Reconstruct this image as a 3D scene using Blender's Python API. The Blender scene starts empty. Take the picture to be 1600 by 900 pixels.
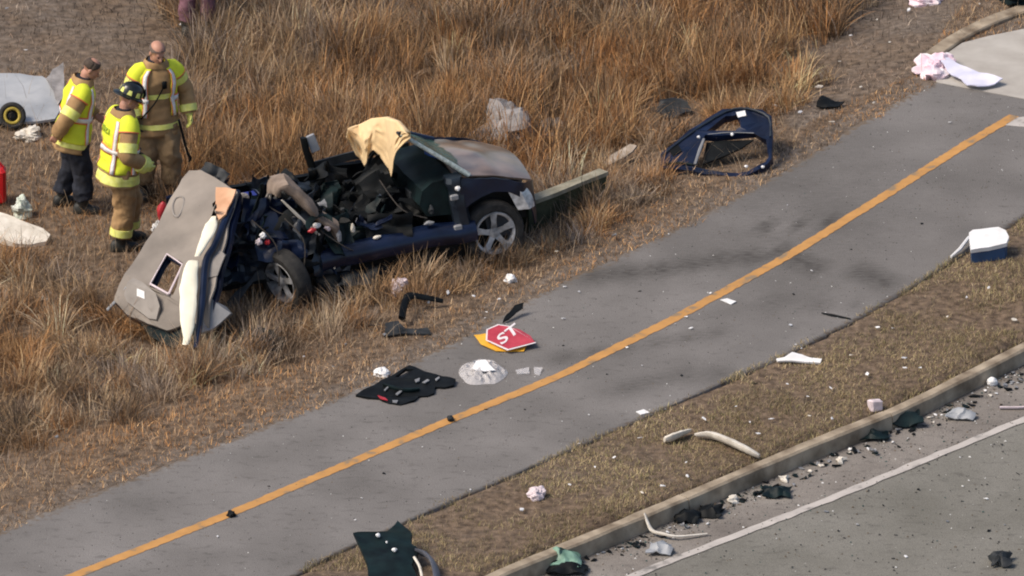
import bpy, bmesh, math, random
import numpy as np
from mathutils import Vector, Matrix, noise as mnoise
from mathutils.geometry import tessellate_polygon

random.seed(7); RNG = np.random.default_rng(7)
SC = bpy.context.scene
COL = SC.collection

# ------------------------------------------------------------------ camera
TH = math.radians(22.0); DIST = 110.0; PPM = 148.0
HALF = 800.0 / PPM
DIRV = Vector((0, math.cos(TH), -math.sin(TH)))
CAMP = -DIST * DIRV
UPV = Vector((0, math.sin(TH), math.cos(TH)))
cd = bpy.data.cameras.new('camera'); cam = bpy.data.objects.new('camera', cd); COL.objects.link(cam)
cam.location = CAMP; cam.rotation_euler = (math.pi/2 - TH, 0, 0)
cd.sensor_width = 36; cd.lens = 36 * DIST / (2 * HALF); cd.clip_start = 1; cd.clip_end = 3000
SC.camera = cam

# ------------------------------------------------------------------ light
SUN_EL = math.radians(50); SUN_AZ = math.radians(198)       # azimuth measured from +X, counter-clockwise
w = bpy.data.worlds.new('World'); SC.world = w; w.use_nodes = True
nt = w.node_tree; bg = nt.nodes['Background']
sky = nt.nodes.new('ShaderNodeTexSky'); sky.sky_type = 'NISHITA'; sky.sun_disc = False
sky.sun_elevation = SUN_EL; sky.sun_rotation = math.pi/2 - SUN_AZ
sky.air_density = 1.0; sky.dust_density = 3.0; sky.ozone_density = 1.0
nt.links.new(sky.outputs[0], bg.inputs[0]); bg.inputs[1].default_value = 0.11
sl = bpy.data.lights.new('sun', 'SUN'); sl.energy = 2.4; sl.angle = math.radians(22); sl.color = (1, 0.89, 0.76)
sun = bpy.data.objects.new('sun', sl); COL.objects.link(sun)
sdir = Vector((math.cos(SUN_EL)*math.cos(SUN_AZ), math.cos(SUN_EL)*math.sin(SUN_AZ), math.sin(SUN_EL)))
sun.rotation_euler = sdir.to_track_quat('Z', 'Y').to_euler(); sun.location = sdir * 40
SC.view_settings.view_transform = 'Standard'; SC.view_settings.look = 'None'
SC.view_settings.exposure = 0.38; SC.view_settings.gamma = 1.0; SC.view_settings.use_curve_mapping = False
SC.render.engine = 'CYCLES'
SC.cycles.max_bounces = 6; SC.cycles.transparent_max_bounces = 8
SC.cycles.use_denoising = True
SC.cycles.filter_width = 2.0

# ------------------------------------------------------------------ survey: photograph pixel (1600 wide) -> place on a level
def ray(px, py):
    return (DIRV * DIST + Vector((1, 0, 0)) * ((px - 800) / PPM) + UPV * ((450 - py) / PPM)).normalized()
def U(px, py, z=0.0):
    r = ray(px, py); t = (z - CAMP.z) / r.z
    return CAMP + r * t
def Upl(px, py, p0, n):
    r = ray(px, py); t = (p0 - CAMP).dot(n) / r.dot(n)
    return CAMP + r * t
def W2(pts, z=0.0): return np.array([[*U(x, y, z)][:2] for x, y in pts])

# ------------------------------------------------------------------ numeric helpers
def vnoise(x, y, seed=0):
    xi = np.floor(x).astype(np.int64); yi = np.floor(y).astype(np.int64); fx = x - xi; fy = y - yi
    fx = fx*fx*(3-2*fx); fy = fy*fy*(3-2*fy)
    def h(a, b):
        n = (a*374761393 + b*668265263 + seed*974634777) & 0x7fffffff
        n = ((n ^ (n >> 13)) * 1274126177) & 0x7fffffff
        return ((n ^ (n >> 16)) & 0xffff) / 65535.0
    return (h(xi, yi)*(1-fx)+h(xi+1, yi)*fx)*(1-fy) + (h(xi, yi+1)*(1-fx)+h(xi+1, yi+1)*fx)*fy
def fbm(x, y, seed=0, o=4):
    s = 0; a = .5
    for i in range(o):
        s = s + a*vnoise(x*2**i, y*2**i, seed+i*17); a *= .5
    return s / (1 - .5**o)
def sstep(a, b, x):
    t = np.clip((x-a)/(b-a), 0, 1); return t*t*(3-2*t)
def resample(poly, step):
    p = np.asarray(poly, float); d = np.r_[0, np.cumsum(np.hypot(*np.diff(p, axis=0).T))]
    s = np.linspace(0, d[-1], max(2, int(d[-1]/step)))
    q = np.c_[np.interp(s, d, p[:, 0]), np.interp(s, d, p[:, 1])]
    for _ in range(6): q[1:-1] = .25*q[:-2]+.5*q[1:-1]+.25*q[2:]
    return q
def extend(poly, L):
    p = np.asarray(poly, float); a = p[0]-p[3]; b = p[-1]-p[-4]
    return np.vstack([p[0]+a/np.hypot(*a)*L, p, p[-1]+b/np.hypot(*b)*L])
def sdist(x, y, poly):
    """signed distance to a polyline, positive to its left"""
    best = np.full(x.shape, 1e9); sg = np.ones(x.shape)
    for a, b in zip(poly[:-1], poly[1:]):
        ab = b-a; L2 = ab@ab
        t = np.clip(((x-a[0])*ab[0]+(y-a[1])*ab[1])/L2, 0, 1)
        dx = x-a[0]-t*ab[0]; dy = y-a[1]-t*ab[1]; d = np.hypot(dx, dy)
        m = d < best; best = np.where(m, d, best)
        sg = np.where(m, np.sign(ab[0]*(y-a[1])-ab[1]*(x-a[0])), sg)
    return best*sg
def inpoly(x, y, poly):
    c = np.zeros(x.shape, bool); n = len(poly)
    for i in range(n):
        x1, y1 = poly[i]; x2, y2 = poly[(i+1) % n]
        if y1 == y2: continue
        c ^= ((y1 > y) != (y2 > y)) & (x < (x2-x1)*(y-y1)/(y2-y1)+x1)
    return c

PATH_L = [(-260,950),(-120,885),(0,830),(150,770),(320,702),(500,634),(667,555),(730,524),(850,453),(967,400),(1093,340),(1243,256),(1344,192),(1445,137),(1560,70),(1700,-15),(1850,-105)]
PATH_R = [(150,1060),(300,985),(440,910),(512,872),(650,810),(737,770),(834,730),(997,655),(1123,604),(1207,565),(1329,505),(1412,456),(1490,408),(1598,339),(1750,240),(1900,145),(2050,50)]
KERB = [(450,1050),(600,978),(770,893),(960,816),(1120,748),(1252,692),(1376,644),(1468,600),(1600,533),(1760,450),(1920,365)]
GLINE = [(640,1062),(820,980),(988,900),(1118,850),(1248,800),(1366,752),(1484,704),(1600,656),(1720,606),(1850,550)]
CLINE = [(-150,1005),(0,948),(120,898),(360,803),(705,656),(870,590),(1060,495),(1230,401),(1400,295),(1500,231),(1585,181)]
ROADZ = -0.16
pl = resample(W2(PATH_L), .15); pr = resample(W2(PATH_R), .15); kb = resample(W2(KERB), .15)
gl = resample(W2(GLINE, ROADZ), .15); cl = resample(W2(CLINE), .15)
plx, prx, kbx = extend(pl, 60), extend(pr, 60), extend(kb, 60)
plc, prc, kbc = plx[::5], prx[::5], kbx[::5]

def ground_z(x, y):
    x = np.asarray(x, float); y = np.asarray(y, float)
    d = sdist(x, y, plc)
    f = -0.02 - 0.30*sstep(.35, 2.8, d) + sstep(.2, .8, d)*(.07*(fbm(x*.9, y*.9, 3)-.5) + .03*(fbm(x*4, y*4, 5)-.5))
    dr = sdist(x, y, prc)
    z = np.where(d < 0, -0.02 + np.clip(d, -.1, 0)*.6, f)
    vg = 0.0 + .03*(fbm(x*2, y*2, 9)-.45)*sstep(.05, .3, -dr)
    z = np.where(dr < 0, np.where(dr > -.05, -.012+(-dr)*.2, vg), z)
    dk = sdist(x, y, kbc)
    z = np.where(dk < .12, np.minimum(z, -.03), z)
    z = np.where(dk < 0, -.45, z)
    return z
def gz(x, y):
    x, y = np.array([x]), np.array([y])
    if sdist(x, y, kbc)[0] < -.14: return ROADZ+.005
    if sdist(x, y, plc)[0] < -.02 and sdist(x, y, prc)[0] > .02: return .002
    return float(ground_z(x, y)[0])
def G(px, py):
    z = 0.0
    for _ in range(6):
        p = U(px, py, z); z = gz(p.x, p.y)
    return Vector((p.x, p.y, z))

# ------------------------------------------------------------------ materials
def mat(name, col, rough=.7, var=.15, scale=6, metal=0, coat=0, col2=None, bump=0, bscale=40, spec=.5, detail=5, sheen=0):
    m = bpy.data.materials.new(name); m.use_nodes = True; n = m.node_tree.nodes; l = m.node_tree.links
    b = n['Principled BSDF']; b.inputs['Roughness'].default_value = rough; b.inputs['Metallic'].default_value = metal
    b.inputs['Coat Weight'].default_value = coat; b.inputs['Specular IOR Level'].default_value = spec
    b.inputs['Coat Roughness'].default_value = .12
    tc = n.new('ShaderNodeTexCoord'); nz = n.new('ShaderNodeTexNoise'); nz.inputs['Scale'].default_value = scale; nz.inputs['Detail'].default_value = detail
    l.new(tc.outputs['Object'], nz.inputs['Vector'])
    r = n.new('ShaderNodeValToRGB'); c = Vector(col)
    lo = c*(1-var); hi = Vector(col2) if col2 else c*(1+var)
    r.color_ramp.elements[0].position = .32; r.color_ramp.elements[1].position = .68
    r.color_ramp.elements[0].color = (*lo, 1); r.color_ramp.elements[1].color = (*[min(v, .95) for v in hi], 1)
    l.new(nz.outputs['Fac'], r.inputs[0]); l.new(r.outputs[0], b.inputs['Base Color'])
    if bump:
        n2 = n.new('ShaderNodeTexNoise'); n2.inputs['Scale'].default_value = bscale; n2.inputs['Detail'].default_value = 4
        l.new(tc.outputs['Object'], n2.inputs['Vector'])
        bp = n.new('ShaderNodeBump'); bp.inputs['Strength'].default_value = bump; bp.inputs['Distance'].default_value = .01
        l.new(n2.outputs['Fac'], bp.inputs['Height']); l.new(bp.outputs[0], b.inputs['Normal'])
    return m
def attr_mat(name, attr='Col', rough=.85, trans=.0):
    m = bpy.data.materials.new(name); m.use_nodes = True; n = m.node_tree.nodes; l = m.node_tree.links
    b = n['Principled BSDF']; b.inputs['Roughness'].default_value = rough; b.inputs['Specular IOR Level'].default_value = .2
    a = n.new('ShaderNodeAttribute'); a.attribute_name = attr; l.new(a.outputs['Color'], b.inputs['Base Color'])
    if trans:
        t = n.new('ShaderNodeBsdfTranslucent'); l.new(a.outputs['Color'], t.inputs[0])
        mx = n.new('ShaderNodeMixShader'); mx.inputs[0].default_value = trans
        l.new(b.outputs[0], mx.inputs[1]); l.new(t.outputs[0], mx.inputs[2]); l.new(mx.outputs[0], n['Material Output'].inputs[0])
    return m
def ground_mat():
    m = bpy.data.materials.new('dry_ground'); m.use_nodes = True; n = m.node_tree.nodes; l = m.node_tree.links
    b = n['Principled BSDF']; b.inputs['Roughness'].default_value = .95; b.inputs['Specular IOR Level'].default_value = .1
    tc = n.new('ShaderNodeTexCoord')
    def N(s, d=6):
        z = n.new('ShaderNodeTexNoise'); z.inputs['Scale'].default_value = s; z.inputs['Detail'].default_value = d; l.new(tc.outputs['Object'], z.inputs['Vector']); return z
    def R(src, a, c1, e, c2):
        r = n.new('ShaderNodeValToRGB'); r.color_ramp.elements[0].position = a; r.color_ramp.elements[1].position = e
        r.color_ramp.elements[0].color = (*c1, 1); r.color_ramp.elements[1].color = (*c2, 1); l.new(src, r.inputs[0]); return r
    a = N(11); g1 = R(a.outputs[0], .35, (.065,.043,.028), .68, (.25,.175,.115))
    c = N(14); g2 = R(c.outputs[0], .34, (.095,.078,.064), .66, (.24,.20,.165))
    at = n.new('ShaderNodeAttribute'); at.attribute_name = 'zone'
    mx = n.new('ShaderNodeMix'); mx.data_type = 'RGBA'; l.new(at.outputs['Fac'], mx.inputs[0]); l.new(g1.outputs[0], mx.inputs[6]); l.new(g2.outputs[0], mx.inputs[7])
    l.new(mx.outputs[2], b.inputs['Base Color'])
    d = N(60, 3); bp = n.new('ShaderNodeBump'); bp.inputs['Strength'].default_value = .8; bp.inputs['Distance'].default_value = .02
    l.new(d.outputs[0], bp.inputs['Height']); l.new(bp.outputs[0], b.inputs['Normal'])
    return m
def asphalt_mat(name, c1, c2, stain=(.06,.055,.05), sc=1.2):
    m = bpy.data.materials.new(name); m.use_nodes = True; n = m.node_tree.nodes; l = m.node_tree.links
    b = n['Principled BSDF']; b.inputs['Roughness'].default_value = .9; b.inputs['Specular IOR Level'].default_value = .25
    tc = n.new('ShaderNodeTexCoord')
    def N(s, d=5, st=None):
        z = n.new('ShaderNodeTexNoise'); z.inputs['Scale'].default_value = s; z.inputs['Detail'].default_value = d
        if st:
            mp = n.new('ShaderNodeMapping'); mp.inputs['Scale'].default_value = st; l.new(tc.outputs['Object'], mp.inputs[0]); l.new(mp.outputs[0], z.inputs['Vector'])
        else: l.new(tc.outputs['Object'], z.inputs['Vector'])
        return z
    a = N(sc, 7); r = n.new('ShaderNodeValToRGB'); r.color_ramp.elements[0].position = .3; r.color_ramp.elements[1].position = .72
    r.color_ramp.elements[0].color = (*c1, 1); r.color_ramp.elements[1].color = (*c2, 1); l.new(a.outputs[0], r.inputs[0])
    f = N(95, 3); rf = n.new('ShaderNodeMapRange'); rf.inputs[1].default_value = .3; rf.inputs[2].default_value = .7; rf.inputs[3].default_value = .66; rf.inputs[4].default_value = 1.32
    l.new(f.outputs[0], rf.inputs[0])
    mu = n.new('ShaderNodeMix'); mu.data_type = 'RGBA'; mu.blend_type = 'MULTIPLY'; mu.inputs[0].default_value = 1
    l.new(r.outputs[0], mu.inputs[6]); l.new(rf.outputs[0], mu.inputs[7])
    sp = N(6.5, 7, (1, 2.0, 1)); rs = n.new('ShaderNodeMapRange'); rs.inputs[1].default_value = .56; rs.inputs[2].default_value = .72; rs.inputs[3].default_value = 0; rs.inputs[4].default_value = .42
    l.new(sp.outputs[0], rs.inputs[0])
    at = n.new('ShaderNodeAttribute'); at.attribute_name = 'stain'
    mxx = n.new('ShaderNodeMath'); mxx.operation = 'MAXIMUM'; l.new(rs.outputs[0], mxx.inputs[0])
    kk = N(9, 5, (1, 3, 1)); km = n.new('ShaderNodeMath'); km.operation = 'MULTIPLY'; l.new(kk.outputs[0], km.inputs[0]); l.new(at.outputs['Fac'], km.inputs[1])
    l.new(km.outputs[0], mxx.inputs[1])
    ms = n.new('ShaderNodeMix'); ms.data_type = 'RGBA'; l.new(mxx.outputs[0], ms.inputs[0]); l.new(mu.outputs[2], ms.inputs[6]); ms.inputs[7].default_value = (*stain, 1)
    ad = n.new('ShaderNodeAttribute'); ad.attribute_name = 'dirt'
    dn = N(14, 6); dr = n.new('ShaderNodeMath'); dr.operation = 'ADD'; l.new(dn.outputs[0], dr.inputs[0]); l.new(ad.outputs['Fac'], dr.inputs[1])
    dm = n.new('ShaderNodeMapRange'); dm.inputs[1].default_value = .82; dm.inputs[2].default_value = 1.05; dm.inputs[3].default_value = 0; dm.inputs[4].default_value = .85; l.new(dr.outputs[0], dm.inputs[0])
    md = n.new('ShaderNodeMix'); md.data_type = 'RGBA'; l.new(dm.outputs[0], md.inputs[0]); l.new(ms.outputs[2], md.inputs[6]); md.inputs[7].default_value = (.13,.095,.065, 1)
    l.new(md.outputs[2], b.inputs['Base Color'])
    bp = n.new('ShaderNodeBump'); bp.inputs['Strength'].default_value = .25; bp.inputs['Distance'].default_value = .006
    l.new(f.outputs[0], bp.inputs['Height']); l.new(bp.outputs[0], b.inputs['Normal'])
    return m
def paint_mat(name, col, under, wear=.62):
    m = bpy.data.materials.new(name); m.use_nodes = True; n = m.node_tree.nodes; l = m.node_tree.links
    b = n['Principled BSDF']; b.inputs['Roughness'].default_value = .8
    tc = n.new('ShaderNodeTexCoord'); z = n.new('ShaderNodeTexNoise'); z.inputs['Scale'].default_value = 5; z.inputs['Detail'].default_value = 9
    l.new(tc.outputs['Object'], z.inputs['Vector'])
    r = n.new('ShaderNodeValToRGB'); e = r.color_ramp.elements; e[0].position = .3; e[1].position = wear+.1
    e[0].color = (*[c*1.06 for c in col], 1); e[1].color = (*under, 1); x = e.new(wear); x.color = (*[c*.88 for c in col], 1)
    l.new(z.outputs[0], r.inputs[0]); l.new(r.outputs[0], b.inputs['Base Color'])
    return m
def glass_mat(name, col, alpha=.45):
    m = bpy.data.materials.new(name); m.use_nodes = True; n = m.node_tree.nodes; l = m.node_tree.links
    b = n['Principled BSDF']; b.inputs['Base Color'].default_value = (*col, 1); b.inputs['Roughness'].default_value = .12
    b.inputs['Alpha'].default_value = alpha
    tc = n.new('ShaderNodeTexCoord'); z = n.new('ShaderNodeTexVoronoi'); z.inputs['Scale'].default_value = 30; l.new(tc.outputs['Object'], z.inputs['Vector'])
    bp = n.new('ShaderNodeBump'); bp.inputs['Strength'].default_value = .4; bp.inputs['Distance'].default_value = .01; l.new(z.outputs['Distance'], bp.inputs['Height']); l.new(bp.outputs[0], b.inputs['Normal'])
    return m

M = {}
M['ground'] = ground_mat()
M['path'] = asphalt_mat('path_asphalt', (.138,.129,.121), (.222,.208,.197), sc=.8)
M['road'] = asphalt_mat('road_asphalt', (.150,.143,.122), (.215,.205,.180), sc=1.1)
M['gutter'] = asphalt_mat('gutter_asphalt', (.17,.150,.132), (.26,.235,.208), sc=1.6)
M['concrete'] = mat('concrete', (.42,.385,.34), .9, .12, 3, col2=(.47,.44,.395), bump=.2, bscale=90)
M['kerb'] = mat('kerb_concrete', (.29,.215,.14), .9, .45, 4, col2=(.45,.37,.27), detail=9, bump=.3, bscale=70)
M['yellow_line'] = paint_mat('yellow_line_paint', (.53,.27,.08), (.26,.185,.11), .57)
M['white_line'] = paint_mat('white_line_paint', (.50,.46,.42), (.2,.185,.17), .56)
M['blade'] = attr_mat('dry_grass_blades', rough=.8, trans=.18)
M['grit'] = attr_mat('grit', rough=.8)
M['navy'] = mat('navy_car_paint', (.003,.007,.024), .32, .35, 3, coat=.25, col2=(.007,.015,.045), spec=.35)
M['navy_dust'] = mat('dusty_navy_paint', (.005,.010,.022), .45, .4, 5, coat=.2, col2=(.022,.032,.045), bump=.2, bscale=12, spec=.35)
M['black'] = mat('black_plastic', (.003,.004,.005), .6, .4, 8, col2=(.008,.010,.011), spec=.18)
M['blackgreen'] = mat('dark_teal_plastic', (.003,.008,.010), .55, .4, 6, col2=(.007,.019,.020), spec=.22)
M['dark_grey'] = mat('dark_grey_plastic', (.012,.015,.017), .6, .3, 8, col2=(.034,.038,.042), spec=.3)
M['grey'] = mat('grey_plastic', (.22,.225,.235), .6, .2, 5)
M['bluegrey'] = mat('blue_grey_panel', (.30,.32,.345), .55, .12, 2.5, col2=(.42,.43,.44))
M['rubber'] = mat('tyre_rubber', (.012,.012,.013), .85, .3, 12, col2=(.035,.033,.03))
M['alloy'] = mat('wheel_alloy', (.28,.275,.27), .5, .4, 9, metal=.1, col2=(.62,.615,.61))
M['headliner'] = mat('headliner_fabric', (.25,.22,.19), .95, .22, 2.2, col2=(.32,.28,.24), detail=9, bump=.15, bscale=60)
M['trim_grey'] = mat('trim_grey_fabric', (.27,.245,.22), .9, .15, 6)
M['seat'] = mat('tan_seat_cloth', (.22,.165,.125), .95, .3, 6, col2=(.31,.24,.19), bump=.2, bscale=50)
M['cream'] = mat('cream_cloth', (.78,.56,.30), .9, .06, 5, col2=(.84,.62,.35), bump=.15, bscale=25)
M['airbag'] = mat('cream_airbag_nylon', (.84,.80,.62), .8, .05, 6, col2=(.88,.84,.68))
M['orange_tan'] = mat('orange_tan_trim', (.62,.33,.18), .8, .2, 5, col2=(.70,.42,.26))
M['white'] = mat('white_plastic', (.80,.79,.77), .6, .08, 9, col2=(.86,.86,.86))
M['offwhite'] = mat('dirty_white_foam', (.66,.60,.50), .8, .15, 10, col2=(.78,.73,.64))
M['pale_clear'] = glass_mat('clear_plastic_film', (.80,.77,.76), .34)
M['tan'] = mat('tan_turnout_cloth', (.36,.215,.095), .92, .2, 7, col2=(.45,.28,.13), bump=.3, bscale=30)
M['tan_dark'] = mat('soiled_turnout_cloth', (.25,.165,.085), .92, .25, 6, col2=(.34,.23,.12), bump=.3, bscale=30)
M['lime'] = mat('lime_safety_mesh', (.72,.80,.035), .85, .08, 8, col2=(.80,.86,.05))
M['lime_band'] = mat('lime_reflective_band', (.80,.82,.16), .6, .1, 20, col2=(.86,.86,.28))
M['silver'] = mat('silver_reflective_tape', (.80,.78,.74), .5, .06, 20, col2=(.88,.86,.83))
M['orange_edge'] = mat('orange_tape_edge', (.85,.20,.08), .7, .08, 15)
M['vest_text'] = mat('green_print', (.28,.42,.03), .8, .1, 15)
M['pants_navy'] = mat('navy_trouser_cloth', (.006,.007,.014), .9, .4, 8, col2=(.022,.026,.04), bump=.2, bscale=30)
M['maroon'] = mat('dull_plum_trouser_cloth', (.16,.075,.095), .9, .25, 8, bump=.2, bscale=30)
M['boot'] = mat('boot_rubber', (.014,.014,.012), .6, .3, 9, col2=(.03,.03,.024))
M['helmet'] = mat('black_helmet_shell', (.010,.012,.012), .35, .3, 6, coat=.3)
M['skin'] = mat('skin', (.50,.255,.175), .55, .08, 14)
M['hair'] = mat('short_dark_hair', (.055,.036,.026), .8, .4, 60, col2=(.10,.07,.05), bump=.4, bscale=200)
M['hair_grey'] = mat('cropped_grey_hair', (.16,.12,.10), .8, .3, 60, bump=.3, bscale=200)
M['stop_red'] = mat('stop_sign_red', (.47,.035,.06), .5, .15, 9, col2=(.55,.06,.085))
M['sign_white'] = mat('sign_white_sheeting', (.80,.74,.74), .5, .05, 9)
M['sign_yellow'] = mat('sign_yellow_sheeting', (.80,.42,.04), .5, .12, 9)
M['sign_back'] = mat('bare_aluminium', (.45,.44,.42), .45, .1, 9, metal=.6)
M['blue'] = mat('blue_plastic', (.028,.075,.17), .45, .15, 6)
M['bright_blue'] = mat('bright_blue_sticker', (.01,.10,.42), .5, .1, 9)
M['red'] = mat('red_plastic', (.52,.010,.012), .4, .12, 6)
M['pink'] = mat('pink_cloth', (.80,.52,.62), .9, .08, 6, col2=(.90,.86,.86))
M['lavender'] = mat('lavender_white_cloth', (.62,.62,.78), .9, .1, 5, col2=(.75,.74,.84))
M['green_board'] = mat('mossy_concrete', (.035,.045,.020), .9, .3, 6, col2=(.07,.075,.04), bump=.3)
M['board_top'] = mat('weathered_edge', (.26,.24,.17), .9, .25, 8, col2=(.36,.33,.25), bump=.3)
M['wood'] = mat('pale_weathered_wood', (.40,.32,.24), .9, .2, 12, col2=(.5,.42,.34), bump=.2)
M['stone'] = mat('pale_stone', (.20,.185,.175), .95, .35, 5, col2=(.40,.375,.365), bump=.8, bscale=22, detail=9)
M['green_glass'] = glass_mat('tinted_broken_glass', (.10,.20,.17), .55)
M['glass_edge'] = mat('crazed_glass', (.38,.46,.42), .4, .3, 40, col2=(.62,.68,.64), bump=.4, bscale=80)
M['yellow_wheel'] = mat('yellow_paint', (.42,.32,.05), .6, .3, 12)
M['green_bag'] = mat('green_plastic', (.14,.26,.19), .5, .25, 9, col2=(.25,.42,.32))
M['white_green'] = mat('pale_green_white_plastic', (.58,.66,.52), .6, .2, 9, col2=(.75,.77,.7))
M['wire'] = mat('cable', (.06,.05,.04), .7, .3, 20)
M['blue_trim'] = mat('blue_trim', (.015,.025,.20), .5, .2, 8)
M['hood'] = mat('bonnet_reflection_paint', (.13,.09,.068), .30, .4, 2.5, coat=.6, col2=(.30,.21,.155), detail=9, metal=.1)  # reflection of the dry grass painted over the dark blue as brown base colour
M['lens'] = mat('headlight_lens', (.45,.46,.47), .2, .35, 14, coat=.5, col2=(.7,.7,.7))
M['tail_red'] = mat('tail_lamp_red', (.45,.03,.04), .3, .2, 12)
M['pinkwhite'] = mat('pinkish_white_nylon', (.68,.58,.60), .8, .12, 10)
M['dark_grey2'] = mat('grey_liner', (.13,.135,.16), .6, .2, 6)
M['amber'] = mat('amber_lens', (.80,.42,.05), .35, .15, 10)

# ------------------------------------------------------------------ mesh helpers
class MB:
    def __init__(s): s.v = []; s.f = []; s.m = []
    def add(s, vs, fs, mi=0):
        o = len(s.v); s.v += [Vector(p) for p in vs]; s.f += [tuple(i+o for i in f) for f in fs]; s.m += [mi]*len(fs); return s
    def box(s, c, d, rot=None, mi=0, bev=0):
        c = Vector(c); hx, hy, hz = d[0]/2, d[1]/2, d[2]/2
        if bev:
            e = bev; P = []; F = []
            rings = [(-hz, e), (-hz+e, 0), (hz-e, 0), (hz, e)]
            for z, i in rings:
                x, y = hx-i, hy-i
                P += [(-x+e,-y,z),(x-e,-y,z),(x,-y+e,z),(x,y-e,z),(x-e,y,z),(-x+e,y,z),(-x,y-e,z),(-x,-y+e,z)]
            for r in range(3):
                for k in range(8): F.append((r*8+k, r*8+(k+1) % 8, r*8+8+(k+1) % 8, r*8+8+k))
            F.append(tuple(range(7, -1, -1))); F.append(tuple(range(24, 32)))
        else:
            P = [(x, y, z) for z in (-hz, hz) for x, y in ((-hx,-hy),(hx,-hy),(hx,hy),(-hx,hy))]
            F = [(3,2,1,0),(4,5,6,7),(0,1,5,4),(1,2,6,5),(2,3,7,6),(3,0,4,7)]
        R = rot if rot is not None else Matrix.Identity(3)
        return s.add([c + R @ Vector(p) for p in P], F, mi)
    def loft(s, rings, cap=True, mi=0, closed=True):
        n = len(rings[0]); V = [p for r in rings for p in r]; F = []
        for i in range(len(rings)-1):
            for k in range(n if closed else n-1):
                F.append((i*n+k, i*n+(k+1) % n, (i+1)*n+(k+1) % n, (i+1)*n+k))
        if cap and closed:
            F.append(tuple(range(n-1, -1, -1))); F.append(tuple(range((len(rings)-1)*n, len(rings)*n)))
        return s.add(V, F, mi)
    def tube(s, pts, rad, n=10, mi=0, flat=1.0, sub=1, jit=0):
        pts = [Vector(p) for p in pts]
        if not hasattr(rad, '__len__'): rad = [rad]*len(pts)
        if sub > 1:
            P = []; R = []
            for i in range(len(pts)-1):
                p0 = pts[max(i-1, 0)]; p1 = pts[i]; p2 = pts[i+1]; p3 = pts[min(i+2, len(pts)-1)]
                for k in range(sub):
                    t = k/sub
                    P.append(.5*((2*p1)+(p2-p0)*t+(2*p0-5*p1+4*p2-p3)*t*t+(-p0+3*p1-3*p2+p3)*t**3)); R.append(rad[i]*(1-t)+rad[i+1]*t)
            P.append(pts[-1]); R.append(rad[-1]); pts, rad = P, R
        rings = []; up = None
        for i, p in enumerate(pts):
            d = (pts[min(i+1, len(pts)-1)] - pts[max(i-1, 0)]).normalized()
            if up is None: up = d.orthogonal().normalized()
            a = (up - d*up.dot(d)).normalized(); b = d.cross(a); up = a
            r = rad[i]
            rings.append([p + (a*math.cos(q)*flat + b*math.sin(q))*r*(1+(random.uniform(-jit, jit) if jit else 0)) for q in [2*math.pi*k/n for k in range(n)]])
        return s.loft(rings, mi=mi)
    def ell(s, c, r, n=10, m=7, mi=0, rot=None):
        R = rot if rot is not None else Matrix.Identity(3); c = Vector(c)
        V = [c + R @ Vector((0, 0, -r[2]))]; F = []
        for i in range(1, m):
            t = -math.pi/2 + math.pi*i/m
            for k in range(n):
                q = 2*math.pi*k/n
                V.append(c + R @ Vector((r[0]*math.cos(t)*math.cos(q), r[1]*math.cos(t)*math.sin(q), r[2]*math.sin(t))))
        V.append(c + R @ Vector((0, 0, r[2]))); L = len(V)-1
        for k in range(n):
            F.append((0, 1+(k+1) % n, 1+k)); F.append((L, L-n+k, L-n+(k+1) % n))
        for i in range(m-2):
            for k in range(n):
                a = 1+i*n; F.append((a+k, a+(k+1) % n, a+n+(k+1) % n, a+n+k))
        return s.add(V, F, mi)
    def plate(s, outline, holes=(), off=Vector((0, 0, -.02)), mi=0):
        loops = [[Vector(p) for p in outline]] + [[Vector(p) for p in h] for h in holes]
        tris = tessellate_polygon(loops); V = [p for L in loops for p in L]; n = len(V); off = Vector(off)
        nrm = Vector((0, 0, 0))
        for t in tris: nrm += (V[t[1]]-V[t[0]]).cross(V[t[2]]-V[t[0]])
        F = []
        for t in tris:
            k = (V[t[1]]-V[t[0]]).cross(V[t[2]]-V[t[0]])
            t = tuple(t) if k.dot(off) < 0 else (t[0], t[2], t[1])
            F.append(t); F.append((t[0]+n, t[2]+n, t[1]+n))
        o = 0
        for L in loops:
            m = len(L)
            for k in range(m): F.append((o+k, o+(k+1) % m, o+n+(k+1) % m, o+n+k))
            o += m
        return s.add(V + [p+off for p in V], F, mi)
    def grid(s, nu, nv, fn, mi=0, thick=0, mask=None):
        """sheet from fn(u,v) in 0..1; thick gives it a back side"""
        P = [Vector(fn(i/nu, j/nv)) for j in range(nv+1) for i in range(nu+1)]
        I = lambda i, j: j*(nu+1)+i
        cells = [(i, j) for j in range(nv) for i in range(nu) if mask is None or mask((i+.5)/nu, (j+.5)/nv)]
        F = [(I(i, j), I(i+1, j), I(i+1, j+1), I(i, j+1)) for i, j in cells]
        if thick:
            N = [Vector((0, 0, 0)) for _ in P]
            for f in F:
                k = (P[f[1]]-P[f[0]]).cross(P[f[3]]-P[f[0]])
                for q in f: N[q] += k
            B = [p - (k.normalized()*thick if k.length > 0 else Vector((0, 0, thick))) for p, k in zip(P, N)]
            n = len(P); E = {}
            for f in F:
                for a, b in zip(f, f[1:]+f[:1]): E[(a, b)] = 1
            F2 = [tuple(reversed([q+n for q in f])) for f in F] + [(b, a, a+n, b+n) for (a, b) in E if (b, a) not in E]
            return s.add(P+B, F+F2, mi)
        return s.add(P, F, mi)

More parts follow.
